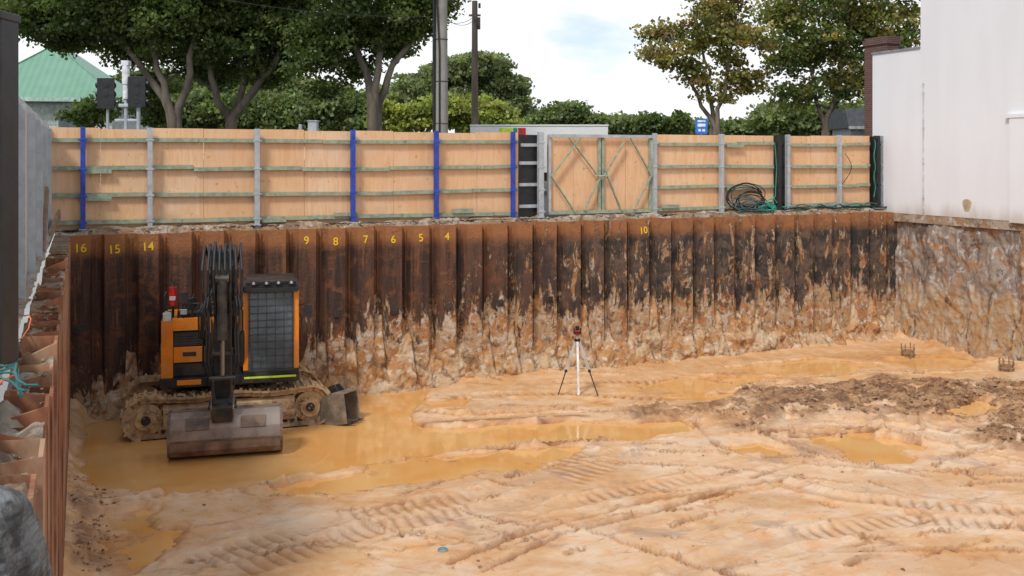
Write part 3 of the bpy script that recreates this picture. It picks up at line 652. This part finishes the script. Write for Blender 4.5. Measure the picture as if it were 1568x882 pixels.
for pl in ([(-1.15,-.9,2.28),(-1.15,-.9,2.75),(-1.15,-.4,2.78),(-1.15,-.4,2.28)],[(-.62,-.9,2.32),(-.62,-.9,2.70),(-.62,-.45,2.72),(-.62,-.45,2.3)],[(-.42,-.92,1.2),(-.42,-.99,1.6),(-.42,-.99,2.4),(-.42,-.9,2.62)],[(-.8,-.9,2.32),(-.8,-.92,2.60),(-.5,-.92,2.60),(-.5,-.9,2.3)]): m.tube(pl,.017,8,1)
m.tube([(-.9,-.9,2.3),(-.86,-.98,2.75),(-.80,-1.0,2.8)],.014,6,1); m.box(-.86,-.70,-1.02,-.99,2.62,2.84,1)
m.box(-.84,-.72,-1.0,-.94,2.40,2.50,3)
m.build('upper_body',[ORANGE,EXBLK,ORANGE,GALV,RED,simple('white_box',(.6,.6,.58),.5)],parent=up,bevel=.018)
m=MB(); x0,x1,y0,y1,z0,z1=.34,1.42,-1.02,.58,1.18,2.93
fr=.10
for x in (x0,x1-fr): 
    m.prism([(y0,z0),(y0+.09,z0),(y0+.16,z1-.12),(y0+.06,z1-.12)],x,x+fr,0)
    m.box(x,x+fr,y1-.09,y1,z0,z1-.12,0)
m.box(x0-.0,x0+.012,y0+.2,y1-.1,z0,1.75,0); 
m.box(x1-.03,x1+.003,y0+.1,y1-.1,z0,1.95,0); m.box(x1-.05,x1-.012,-.25,-.17,1.9,z1-.12,0)
m.box(x0-.01,x1+.01,y0+.02,y1+.01,z1-.12,z1-.02,1); m.box(x0+.05,x1-.05,y0+.1,y1-.08,z1-.02,z1+.05,1); 
m.box(x0+.02,x1-.02,y0-.06,y0+.06,z1-.14,z1-.06,1)
m.box(x0,x1,y0-.04,y0+.06,z0-.03,z0+.07,1); m.box(x0-.02,x1+.01,y0-.09,y0-.02,1.02,1.15,1); m.box(x0+.02,x1-.06,y0-.097,y0-.09,1.10,1.14,4)
m.box(x0+fr,x1-fr,y1-.04,y1-.02,z0,z1-.12,1)
m.add([(x0+.06,y0+.03,z0+.06),(x1-.06,y0+.03,z0+.06),(x1-.06,y0+.10,z1-.13),(x0+.06,y0+.10,z1-.13)],[(0,1,2,3)],2)
m.box(x1-.035,x1-.03,y0+.15,y1-.1,1.95,z1-.12,2); m.box(x0+.03,x0+.035,y0+.15,y1-.1,1.75,z1-.12,2)
for k in range(6): 
    x=x0+.12+k*(x1-x0-.24)/5; m.beam((x,y0-.03,z0+.05),(x,y0+.03,z1-.14),.016 if k%5 else .03,.014,5,up=(0,1,0))
for k in range(12):
    q=k/11; z=z0+.06+q*(z1-z0-.21); yy=y0-.03+q*.06; m.beam((x0+.11,yy-.012,z),(x1-.11,yy-.012,z),.014,.012 if k%11 else .03,5)
m.tube([(x1,y0+.05,2.5),(x1+.12,y0-.05,2.55),(x1+.16,y0-.05,2.5)],.014,6,1); m.box(x1+.10,x1+.25,y0-.08,y0-.05,2.28,2.52,1)
for xx in (x0+.2,x0+.45,x1-.4,x1-.15): m.box(xx-.06,xx+.06,y0-.02,y0+.06,z1-.0,z1+.08,1); m.cyl((xx,y0-.03,z1+.04),(xx,y0-.02,z1+.04),.03,10,3)
m.tube([(x1+.03,y0+.3,1.3),(x1+.06,y0+.3,1.4),(x1+.06,y0+.3,2.2),(x1+.03,y0+.3,2.3)],.015,6,1)
m.build('cab',[ORANGE,EXBLK,GLASS,GALV,YEL,simple('guard_mesh',(.05,.052,.052),.5)],parent=up,bevel=.01)
m=MB(); bx=.0
prof=[(-.35,1.25),(-.05,1.45),(-.25,2.0),(-.75,2.83),(-1.1,3.2),(-1.6,3.40),(-2.35,3.50),(-2.52,3.38),(-2.40,3.16),(-1.7,2.95),(-1.25,2.70),(-.95,2.3),(-.7,1.8)]
m.prism(prof,bx-.20,bx+.20,0)
m.cyl((bx-.28,-2.38,3.34),(bx+.28,-2.38,3.34),.10,16,1)
for sx in (-.29,.29):
    m.cyl((bx+sx,-.95,1.35),(bx+sx,-1.15,2.05),.08,14,0); m.cyl((bx+sx,-1.15,2.05),(bx+sx,-1.3,2.62),.04,12,2); m.cyl((bx+sx-.05,-1.3,2.62),(bx+sx+.05,-1.3,2.62),.09,12,1)
m.cyl((bx-.34,-1.3,2.65),(bx+.34,-1.3,2.65),.04,12,1)
m.cyl((bx,-1.0,3.40),(bx,-1.95,3.64),.08,14,0); m.cyl((bx,-1.95,3.64),(bx,-2.5,3.71),.04,12,2)
m.build('boom',[EXBLK,DARKST,CHROME],parent=up,bevel=.012)
m=MB()
prof=[(-2.28,3.73),(-2.5,3.80),(-2.62,3.63),(-2.68,3.1),(-2.60,1.9),(-2.48,.98),(-2.36,.90),(-2.28,1.0),(-2.24,2.2),(-2.16,3.2)]
m.prism(prof,bx-.15,bx+.15,0)
for s_ in (-1,1):
    m.prism([(-2.2,3.1),(-2.55,3.1),(-2.66,3.5),(-2.5,3.84),(-2.3,3.78)],bx+s_*.19-.025,bx+s_*.19+.025,0)
m.cyl((bx,-2.80,3.25),(bx,-2.82,2.2),.09,16,1); m.cyl((bx,-2.82,2.2),(bx,-2.79,1.55),.04,12,2); m.cyl((bx-.12,-2.80,3.28),(bx+.12,-2.80,3.28),.085,12,1)
m.box(bx-.05,bx+.05,-2.8,-2.6,3.15,3.35,0)
for s_ in (-1,1):
    m.beam((bx+s_*.19,-2.79,1.5),(bx+s_*.19,-2.42,1.25),.04,.12,1); m.beam((bx+s_*.16,-2.79,1.5),(bx+s_*.16,-2.72,1.0),.04,.12,1)
m.cyl((bx-.23,-2.79,1.5),(bx+.23,-2.79,1.5),.05,12,1); m.cyl((bx-.24,-2.42,1.0),(bx+.24,-2.42,1.0),.055,12,1)
m.prism([(-2.3,.72),(-2.8,.72),(-2.84,.98),(-2.65,1.10),(-2.35,1.07)],bx-.18,bx+.18,1); m.cyl((bx-.25,-2.72,.98),(bx+.25,-2.72,.98),.045,12,1)
for k in range(8):
    s_=-.32+.091*k
    m.tube([(s_*.7,-1.5,3.40),(s_*.95,-1.9,3.66),(s_*1.0,-2.3,3.84+.03*(k%3)),(s_*1.0,-2.62,3.78),(s_*1.08,-2.82,3.45),(s_*1.05,-2.82,3.05),(s_*.85,-2.70,2.6)],.028,7,3)
for s_ in (-.20,.20,-.24,.24): m.tube([(s_,-2.74,3.2),(s_*1.3,-2.87,2.8),(s_*1.1,-2.82,2.3),(s_*1.2,-2.82,1.8),(s_*.8,-2.7,1.35),(s_*.6,-2.80,1.05)],.02,7,3)
for q in range(3): m.tube([(-.18,-.9,1.6+.1*q),(-.40-.04*q,-1.3,2.0),(-.38-.05*q,-1.4,2.5),(-.22,-1.3,2.9)],.022,7,3)
m.tube([(.2,-.9,1.7),(.33,-1.3,2.1),(.33,-1.4,2.5),(.2,-1.3,2.9)],.02,7,3)
for z in (2.6,1.9): m.box(-.18,.18,-2.72,-2.2,z,z+.05,1)
m.build('stick_and_linkage',[EXBLK,DARKST,CHROME,RUB],parent=up,bevel=.008)
def bucket(m,W,pf,th,mi=0,cx=0):
    n=len(pf); cy=sum(p[0] for p in pf)/n; cz=sum(p[1] for p in pf)/n
    inn=[(cy+(a-cy)*(1-th),cz+(b-cz)*(1-th)) for a,b in pf]
    v=[];f=[]
    for x in (cx-W/2,cx+W/2):
        v+=[(x,a,b) for a,b in pf]+[(x,a,b) for a,b in inn]
    N=2*n
    for i in range(n-1):
        f+=[(i,i+1,N+i+1,N+i),(n+i,N+n+i,N+n+i+1,n+i+1)]
    for i in (0,n-1): f.append((i,N+i,N+n+i,n+i))
    m.add(v,f,mi)
    for s_ in (-1,1):
        x=cx+s_*W/2; m.prism(pf,x-.012,x+.012,mi)
pf=[(-2.20,.84),(-2.55,.87),(-2.70,.80),(-2.81,.62),(-2.86,.42),(-2.83,.24),(-2.72,.12),(-2.50,.05),(-2.1,.03)]
m=MB(); bucket(m,1.95,pf,.05,cx=.06)
m.box(-.92,1.04,-2.12,-2.0,.03,.065,1); m.box(-.91,1.03,-2.25,-2.2,.80,.86,0)
for s_ in (-.18,.18): m.prism([(-2.3,.84),(-2.72,.74),(-2.82,.95),(-2.70,1.08),(-2.4,1.10)],s_-.025,s_+.025,0)
for s_ in (-.915,1.035): m.prism([(a-.014*(1 if a<-2.5 else -1),b+(.012 if b>.7 else 0)) for a,b in pf],s_-.025,s_+.025,1)
m.prism([(-2.715,.78),(-2.82,.60),(-2.835,.61),(-2.73,.80)],-.62,-.22,1); m.prism([(-2.715,.78),(-2.82,.60),(-2.835,.61),(-2.73,.80)],.32,.76,1)
m.beam((-.88,-2.862,.42),(1.0,-2.862,.42),.014,.04,1)
m.build('mud_bucket',[WORN,simple('dark_worn_steel',(.12,.08,.06),.6,.1,.4,5,(.3,.2,.13),.6)],parent=up,bevel=.006)
x,y=fp(520,648); m=MB()
pf2=[(-.30,.62),(-.10,.66),(.15,.62),(.32,.45),(.38,.25),(.28,.08),(.05,.0),(-.32,.02)]
bucket(m,.55,pf2,.07)
for k in range(4): x_=-.21+k*.14; m.prism([(-.30,.0),(-.30,.05),(-.45,.03)],x_-.035,x_+.035,1)
for s_ in (-.1,.1): m.prism([(-.15,.6),(.2,.55),(.15,.76),(.0,.8)],s_-.02,s_+.02,1)
o=m.build('spare_digging_bucket',[simple('muddy_bucket_steel',(.20,.16,.12),.6,.1,.4,4,(.42,.29,.17),.7),DARKST],loc=(x,y+.1,.03),bevel=.008); o.rotation_euler=(math.radians(-8),math.radians(4),math.radians(70))

# ================= TRIPOD =================
x,y=fp(884,606); zf=floorz(x,y); tp=empty('laser_level_tripod',(x,y,zf))
m=MB(); hz=1.22
for a,l in ((205,.50),(-25,.50),(85,.42)):
    a=math.radians(a); e=Vector((l*math.cos(a),l*math.sin(a),0)); tp0=Vector((0.04*math.cos(a),0.04*math.sin(a),hz)); md=tp0.lerp(e,.55)
    m.beam(tp0+Vector((.015,0,0)),md+Vector((.02,0,0)),.016,.022,0); m.beam(tp0-Vector((.015,0,0)),md-Vector((.02,0,0)),.016,.022,0); m.cyl(md,e,[.014,.011],8,1); m.beam(md-Vector((0,0,.03)),md+Vector((0,0,.03)),.06,.05,1); m.cyl(e,e-Vector((0,0,.04)),[.015,.003],8,1)
    m.tube([Vector((0,0,.62)),tp0.lerp(e,.5)],.008,6,0)
m.cyl((0,0,.5),(0,0,1.34),.016,10,0); m.cyl((0,0,1.2),(0,0,1.25),.07,16,1); m.beam((.02,-.12,0),(0,-.06,1.2),.05,.022,2)
m.cyl((0,0,1.34),(0,0,1.36),.06,16,1); m.box(-.06,.06,-.06,.06,1.36,1.45,3); m.cyl((0,0,1.45),(0,0,1.54),.045,14,1); m.box(-.085,-.061,-.05,.05,1.36,1.50,1); m.box(.061,.085,-.05,.05,1.36,1.50,1); m.box(-.06,.06,-.066,-.061,1.38,1.43,1)
m.build('tripod_and_laser',[SILV,BLACK,simple('white_staff',(.8,.8,.78),.5),RED],parent=tp,bevel=.003)
RBM=simple('muddy_rebar',(.30,.19,.11),.8,0,.4,8)
for px,py in ((1390,548),(1470,537),(1541,572),(1240,531)):
    x,y=fp(px,py); m=MB(); z=floorz(x,y)
    for k in range(8):
        a=k*math.pi/4; m.cyl((.17*math.cos(a),.17*math.sin(a),-.05),(.17*math.cos(a),.17*math.sin(a),.30+.03*math.sin(k*2)),.014,6,0)
    for zz in (.08,.2): m.tube([(.185*math.cos(t),.185*math.sin(t),zz) for t in np.linspace(0,2*math.pi,17)],.009,5,0)
    m.cyl((0,0,-.05),(0,0,.14),.15,14,1)
    m.build('rebar_pile_cage',[RBM,DIRT],loc=(x,y,z))
m=MB(); x,y=fp(678,850); m.cyl((0,0,-.02),(0,0,.02),.07,16,0); m.cyl((0,0,.02),(0,0,.035),.045,12,0); m.build('blue_plastic_cap',[simple('light_blue',(.12,.26,.36),.5,0,.3,6,(.5,.35,.2),.8)],loc=(x,y,floorz(x,y)))

# ================= BACKGROUND =================
def leaves(lobes,dens,leaf,pal,rng,clr=(.45,.85),per=80,shell=.55):
    P=[];Cc=[];ctr=[]
    for (cx,cy,cz,rx,ry,rz) in lobes:
        n=max(4,int(dens*(rx*ry*rz)**.6))
        d=rng.normal(size=(n,3)); d/=np.linalg.norm(d,axis=1)[:,None]; r=shell+(1.12-shell)*rng.random((n,1)); r[rng.random((n,1))<.2]*=.6
        cs=np.array([cx,cy,cz])+d*r*np.array([rx,ry,rz])
        for c_ in cs:
            R=rng.uniform(*clr); k=int(per*rng.uniform(.6,1.4)); q=rng.normal(size=(k,3)); q/=np.linalg.norm(q,axis=1)[:,None]; q*=rng.random((k,1))**.55
            P.append(c_+q*R*np.array([1.15,1.15,.6])); b=pal[rng.integers(len(pal))]; g_=rng.uniform(.6,1.45)
            Cc.append(np.array(b)[None]*g_*rng.uniform(.65,1.4,(k,1))); ctr.append(c_)
    P=np.concatenate(P);Cc=np.concatenate(Cc); n=len(P)
    a=rng.normal(size=(n,3)); a/=np.linalg.norm(a,axis=1)[:,None]; b=rng.normal(size=(n,3)); b-=a*(a*b).sum(1)[:,None]; b/=np.linalg.norm(b,axis=1)[:,None]
    s_=leaf*rng.uniform(.6,1.3,(n,1)); a*=s_*.5; b*=s_*.38
    Vv=np.stack([P-a,P+b,P+a,P-b],1).reshape(-1,3); Q=np.arange(4*n).reshape(n,4)
    return Vv,Q,np.repeat(Cc,4,0),np.array(ctr)
def tree(name,base,stems,lobes,dens,leaf,pal,seed,r0=.22,per=60,clr=(.4,.75),nb=30):
    rng=np.random.default_rng(seed); tr=empty(name,(base[0],base[1],ST)); bx_,by_=base
    lobes=[(a-bx_,b-by_,c_-ST,d,e_,f_) for a,b,c_,d,e_,f_ in lobes]
    Vv,Q,Cc,ctr=leaves(lobes,dens,leaf,pal,rng,clr,per); fast('foliage',Vv,Q,[LEAF],{'Col':Cc},smooth=False,parent=tr)
    m=MB(); tips=[]
    for st in stems:
        pts=[Vector(p) for p in st]; K=len(pts)
        fine=[]
        for i in range(K-1):
            for q in range(4): fine.append(pts[i].lerp(pts[i+1],q/4)+Vector((rng.normal()*.05,rng.normal()*.05,0)))
        fine.append(pts[-1]); n=len(fine); m.tube(fine,[r0*(1-.75*i/(n-1)) for i in range(n)],9,0); tips+=fine[n//3:]
    for k in range(min(nb,len(ctr))):
        c_=Vector(ctr[rng.integers(len(ctr))]); cand=[t for t in tips if t.z<c_.z+.3] or tips; t=min(cand,key=lambda q:(q-c_).length+rng.random()*.8); md=t.lerp(c_,.5)+Vector((rng.normal()*.2,rng.normal()*.2,.15)); m.tube([t,md,c_],[.07*r0/.22,.04*r0/.22,.015],6,0)
    m.build('trunk_and_limbs',[BARK],parent=tr,smooth=True)
    return tr
GR=[(.10,.145,.045),(.12,.165,.05),(.08,.12,.038),(.145,.18,.06)]
YG=[(.235,.225,.065),(.19,.20,.06),(.28,.235,.08),(.155,.17,.05),(.26,.18,.07)]
OL=[(.14,.18,.08),(.17,.21,.09),(.20,.235,.11)]
def Lb(px,py,Y,rp,ry=None,dp=None):
    x,y,z=at(px,py,Y); s_=Y/F; return (x,y,z,rp*s_,(dp or rp)*s_,(ry or rp)*s_)
def B_(px,Y): return ((px-CX)/F*Y,Y)
def st(px0,Y,*pp):
    b=B_(px0,Y); o=[(0,0,0)]
    for px,py in pp: x,y,z=at(px,py,Y); o.append((x-b[0],random.uniform(-.4,.4),z-ST))
    return o
Y0=36
tree('plane_tree',B_(270,Y0),[st(270,Y0,(268,180),(248,110),(225,30)),st(270,Y0,(275,185),(300,90),(310,-40)),st(270,Y0,(262,170),(210,90),(150,20))],
 [Lb(50,20,Y0,80,38),Lb(140,25,Y0,90,38),Lb(280,35,Y0,90,52),Lb(200,-40,Y0,190,50),Lb(215,75,Y0+3,50,34),Lb(300,90,Y0+3,40,24),Lb(240,125,Y0+4,34,18),Lb(110,62,Y0+1,40,14)],42,.17,GR,1,per=72)
tree('plane_tree',B_(350,37),[st(350,37,(352,190),(370,120),(360,20)),st(350,37,(350,190),(325,120),(330,10)),st(350,37,(360,180),(420,100),(450,0))],
 [Lb(380,55,37,80,55),Lb(430,30,37,70,50),Lb(350,-30,37,150,60),Lb(330,115,39,40,22),Lb(415,108,38,40,20)],42,.17,GR,2,per=72)
tree('plane_tree',B_(575,35),[st(575,35,(572,180),(560,110),(520,20),(500,-40)),st(575,35,(576,180),(582,90),(600,-20)),st(575,35,(578,175),(600,100),(660,20))],
 [Lb(520,45,35,75,45),Lb(600,15,35,80,42),Lb(560,-50,35,160,45),Lb(485,88,35,45,28),Lb(590,65,36,55,20),Lb(655,0,35,45,24),Lb(500,140,36,18,12),Lb(545,108,36,26,14),Lb(620,52,35,30,16)],42,.165,GR,3,per=72)
tree('plane_tree',B_(1095,36),[st(1095,36,(1092,190),(1085,110),(1070,40)),st(1095,36,(1098,185),(1115,110),(1125,30)),st(1095,36,(1096,195),(1060,130),(1030,70))],
 [Lb(1025,72,36,42,36),Lb(1080,40,36,48,36),Lb(1135,72,36,48,40),Lb(1110,2,36,45,28),Lb(1060,112,36,32,22),Lb(1140,128,36,36,20),Lb(1005,55,36,22,14),Lb(1095,150,36,20,10)],38,.155,YG,4,r0=.12,per=52,clr=(.3,.58),nb=50)
tree('plane_tree',B_(1262,38),[st(1262,38,(1262,190),(1240,110),(1220,20)),st(1262,38,(1265,190),(1285,100),(1300,10)),st(1262,38,(1264,180),(1320,110),(1370,40))],
 [Lb(1215,75,38,50,42),Lb(1285,55,38,60,46),Lb(1360,40,38,55,42),Lb(1280,-20,38,105,44),Lb(1200,20,38,42,30),Lb(1300,125,38,50,28),Lb(1225,140,38,38,20),Lb(1375,105,39,34,40)],38,.165,GR+YG[:3],5,r0=.13,per=56,nb=50)
tree('gum_tree',B_(700,70),[st(700,70,(700,180),(690,120)),st(700,70,(702,180),(730,110))],
 [Lb(690,112,70,42,18),Lb(735,102,70,42,17),Lb(770,135,70,34,18),Lb(645,135,70,38,18),Lb(620,160,70,40,22),Lb(700,158,70,60,22),Lb(790,158,70,20,16),Lb(740,172,70,50,16)],44,.28,OL,6,r0=.3,per=90,clr=(.5,1.0))
def mass(name,lobes,dens,leaf,pal,seed,clr,per):
    Vv,Q,Cc,ctr=leaves(lobes,dens,leaf,pal,np.random.default_rng(seed),clr,per); return fast(name,Vv,Q,[LEAF],{'Col':Cc},smooth=False)
mass('distant_trees',[Lb(px,178+random.uniform(-10,8),85,38,30) for px in range(150,620,34)]+[Lb(px,150+random.uniform(-18,8),90,40,28) for px in range(190,500,40)]+[Lb(840,180,90,20,10),Lb(870,175,90,22,12),Lb(905,188,90,18,8)]+[Lb(px,194,95,30,9) for px in range(780,960,34)]+[Lb(px,198,95,24,8) for px in range(960,1340,34)]+[Lb(x_,182,88,36,18) for x_ in range(1190,1400,40)],30,.40,OL+GR,8,(.9,1.5),110)
mass('bamboo_hedge',[Lb(px,176+random.uniform(-8,6),48,22,22) for px in range(590,780,18)],50,.19,[(.28,.31,.07),(.22,.27,.06),(.32,.34,.10)],9,(.3,.6),70)
mass('shrub',[Lb(px,192+random.uniform(-6,4),44,14,15) for px in (990,1008,1025,1040)]+[Lb(1000,185,44,8,12)],60,.2,GR,10,(.25,.5),60)
mass('shrub',[Lb(px,172,40,26,24) for px in (130,150,230)],40,.2,GR,12,(.35,.6),60)
t=NT('green_metal_roof'); X_=t.xyz(t.co()); rb=t.ma('SINE',t.ma('MULTIPLY',X_[0],22.)); nn=t.noise(t.co(),1.5,5,.6)
GRF=t.set(t.mix(t.ma('ADD',t.ma('MULTIPLY',nn,.7),t.ma('MULTIPLY',rb,.12),0,True),(.12,.27,.18),(.24,.43,.32)),.5)
hs=empty('green_roofed_house',(*B_(92,46),0),math.radians(10))
m=MB(); w2=3.4; ez=8.0; az=10.7
m.add([(-w2,-w2,ez),(w2,-w2,ez),(w2,w2+3,ez),(-w2,w2+3,ez),(-.2,0,az),(-.2,3,az)],[(0,1,4),(1,2,5,4),(2,3,5),(3,0,4,5),(0,3,2,1)],0)
m.box(-w2-.05,w2+.05,-w2-.12,-w2,ez-.12,ez+.06,1); m.box(w2,w2+.12,-w2-.12,w2+3,ez-.12,ez+.06,1)
m.tube([(-w2,-w2,ez+.01),(-.2,0,az+.01),(w2,-w2,ez+.01)],.05,6,0); m.tube([(-.2,0,az+.01),(-.2,3,az+.01)],.06,6,0)
m.build('roof',[GRF,simple('pale_green_trim',(.45,.6,.52),.6)],parent=hs)
m=MB(); m.box(-2.9,2.9,-2.9,6,ST,ez-.12,0)
for z in np.arange(ST+.2,ez-.35,.25): m.box(-2.92,2.92,-2.93,-2.90,z,z+.22,0)
m.box(-1.9,-.7,-2.97,-2.93,6.0,7.3,1); m.box(.7,1.9,-2.97,-2.93,6.0,7.3,1)
m.build('walls_and_windows',[simple('weatherboard',(.55,.6,.54),.7),GLASS],parent=hs)
for (px,side) in ((165,0),(193,1),(212,2)):
    x,y=B_(px,31); ts=empty('traffic_signal',(x,y,0)); m=MB()
    htop={0:7.95,1:7.75,2:8.0}[side]
    m.cyl((0,0,ST),(0,0,htop-.2),.06 if side else .045,12,0)
    if side!=1:
        m.box(-.27,.27,-.16,-.13,htop-.95,htop,1); m.box(-.16,.16,-.13,.12,htop-.90,htop-.05,1)
        for k in range(3):
            z=htop-.2-.28*k; m.cyl((0,.12,z),(0,.36,z),.13,14,1); m.cyl((0,-.17,z),(0,-.162,z),.1,14,1)
            m.cyl((-.2,-.05,z),(-.34,-.05,z-.03),.09,12,1) if side==0 else m.cyl((.2,-.05,z),(.34,-.05,z-.03),.09,12,1)
        m.beam((0,0,htop-.5),(0,-.14,htop-.5),.05,.05,0)
    else:
        m.cyl((0,0,7.3),(0,0,7.75),.10,14,2); m.cyl((0,0,7.75),(0,0,8.35),.12,14,2); m.box(-.2,.2,-.1,.1,7.05,7.15,0); m.box(-.12,.12,-.12,.12,8.35,8.5,2); m.box(-.35,.35,-.03,.03,6.6,6.68,0)
    m.build('signal_head_and_pole',[GALV,BLACK,simple('white_housing',(.72,.72,.72),.5)],parent=ts,bevel=.01)
x,y=B_(676,33); m=MB(); m.cyl((0,0,ST),(0,0,14),[.24,.17],14,0); m.tube([(-.24,-.12,ST),(-.24,-.12,13)],.05,8,1); m.tube([(-.05,-.26,ST),(-.05,-.24,9),(-.2,-.24,12)],.03,6,1); 
for z in (6.6,8,9.4,10.8): m.tube([(.25*math.cos(t)*(1-.02*z),.25*math.sin(t)*(1-.02*z),z) for t in np.linspace(0,6.28,15)],.02,5,2)
m.beam((-.9,0,12.6),(.9,0,12.6),.1,.12,2); m.tube([(-.2,-.1,10.6),(-.55,-.1,11.0),(-.6,-.1,11.8)],.03,6,1); m.build('concrete_utility_pole',[CONC,RUB,DWOOD],loc=(x,y,0),smooth='auto')
x,y=B_(727,42); m=MB(); m.cyl((0,0,ST),(0,0,12.1),[.17,.12],12,0); m.cyl((.16,0,10.9),(.16,0,11.4),.08,10,1); m.cyl((.2,0,11.8),(.2,0,12.0),.05,8,1); m.box(-.25,.25,-.04,.04,11.45,11.53,0); m.build('timber_utility_pole',[DWOOD,DARKST],loc=(x,y,0))
m=MB()
def wire(p,q,sag): 
    p=Vector(p);q=Vector(q); m.tube([p.lerp(q,k/12)-Vector((0,0,sag*4*(k/12)*(1-k/12))) for k in range(13)],.012,4,0)
wire(at(676,30,33),at(727,25,42),.2); wire(at(676,22,33),at(727,30,42),.3); wire(at(676,38,33),at(560,110,50),.2); wire(at(676,25,33),at(100,-60,30),.5)
m.build('overhead_wires',[RUB])
x,y=B_(720,41); tk=empty('delivery_truck',(x,y,ST+.0)); m=MB(); 
m.box(0,5.7,0,2.3,.9,2.82,0); m.box(-.02,5.72,-.03,2.33,2.82,2.88,0); m.box(-1.7,-.15,.1,2.2,.5,2.3,0); m.box(-1.72,-1.5,.2,2.1,1.4,2.1,2); m.box(-1.2,-.5,.08,.1,1.4,2.1,2); m.box(-1.7,5.6,.3,2.0,.55,.85,1)
m.box(1.2,1.75,-.012,0,2.3,2.74,3); m.box(1.78,1.95,-.012,0,2.3,2.74,4); m.box(1.98,2.3,-.012,0,2.3,2.74,5)
for xx in (-1.0,3.9,4.9):
    for yy in (.05,2.0): m.cyl((xx,yy,.48),(xx,yy+.28,.48),.48,20,1); m.cyl((xx,yy-.01,.48),(xx,yy+.29,.48),.2,12,6)
m.build('body_and_wheels',[simple('white_vehicle_paint',(.78,.78,.76),.4,var=.03),BLACK,GLASS,YEL,simple('green_decal',(.02,.3,.08),.5),RED,GALV],parent=tk,bevel=.02)
x,y=B_(1074,33); m=MB(); m.cyl((0,.02,ST),(0,.02,6.75),.03,10,1); m.box(-.2,.2,-.02,-.005,6.25,6.76,0); m.box(-.13,.13,-.026,-.02,6.5,6.6,2); m.box(-.1,-.02,-.026,-.02,6.34,6.42,2); m.box(.03,.12,-.026,-.02,6.34,6.42,2); m.box(-.13,.13,-.026,-.02,6.66,6.71,2); m.build('bus_stop_sign',[simple('sign_blue',(.03,.18,.6),.4),GALV,simple('sign_white',(.8,.8,.8),.5)],loc=(x,y,0))
x,y=B_(478,28); m=MB(); m.box(-.12,.12,0,.3,ST,6.5,0); m.box(-.15,.15,-.02,.32,6.5,6.53,0); m.cyl((-.35,.1,ST),(-.35,.1,6.42),.05,10,0); m.box(-1.0,-.5,0,.1,6.2,6.27,0); m.build('electrical_cabinet',[GALV],loc=(x,y,0))
print('polys', sum(len(o.data.polygons) for o in sc.objects if o.type=='MESH'))
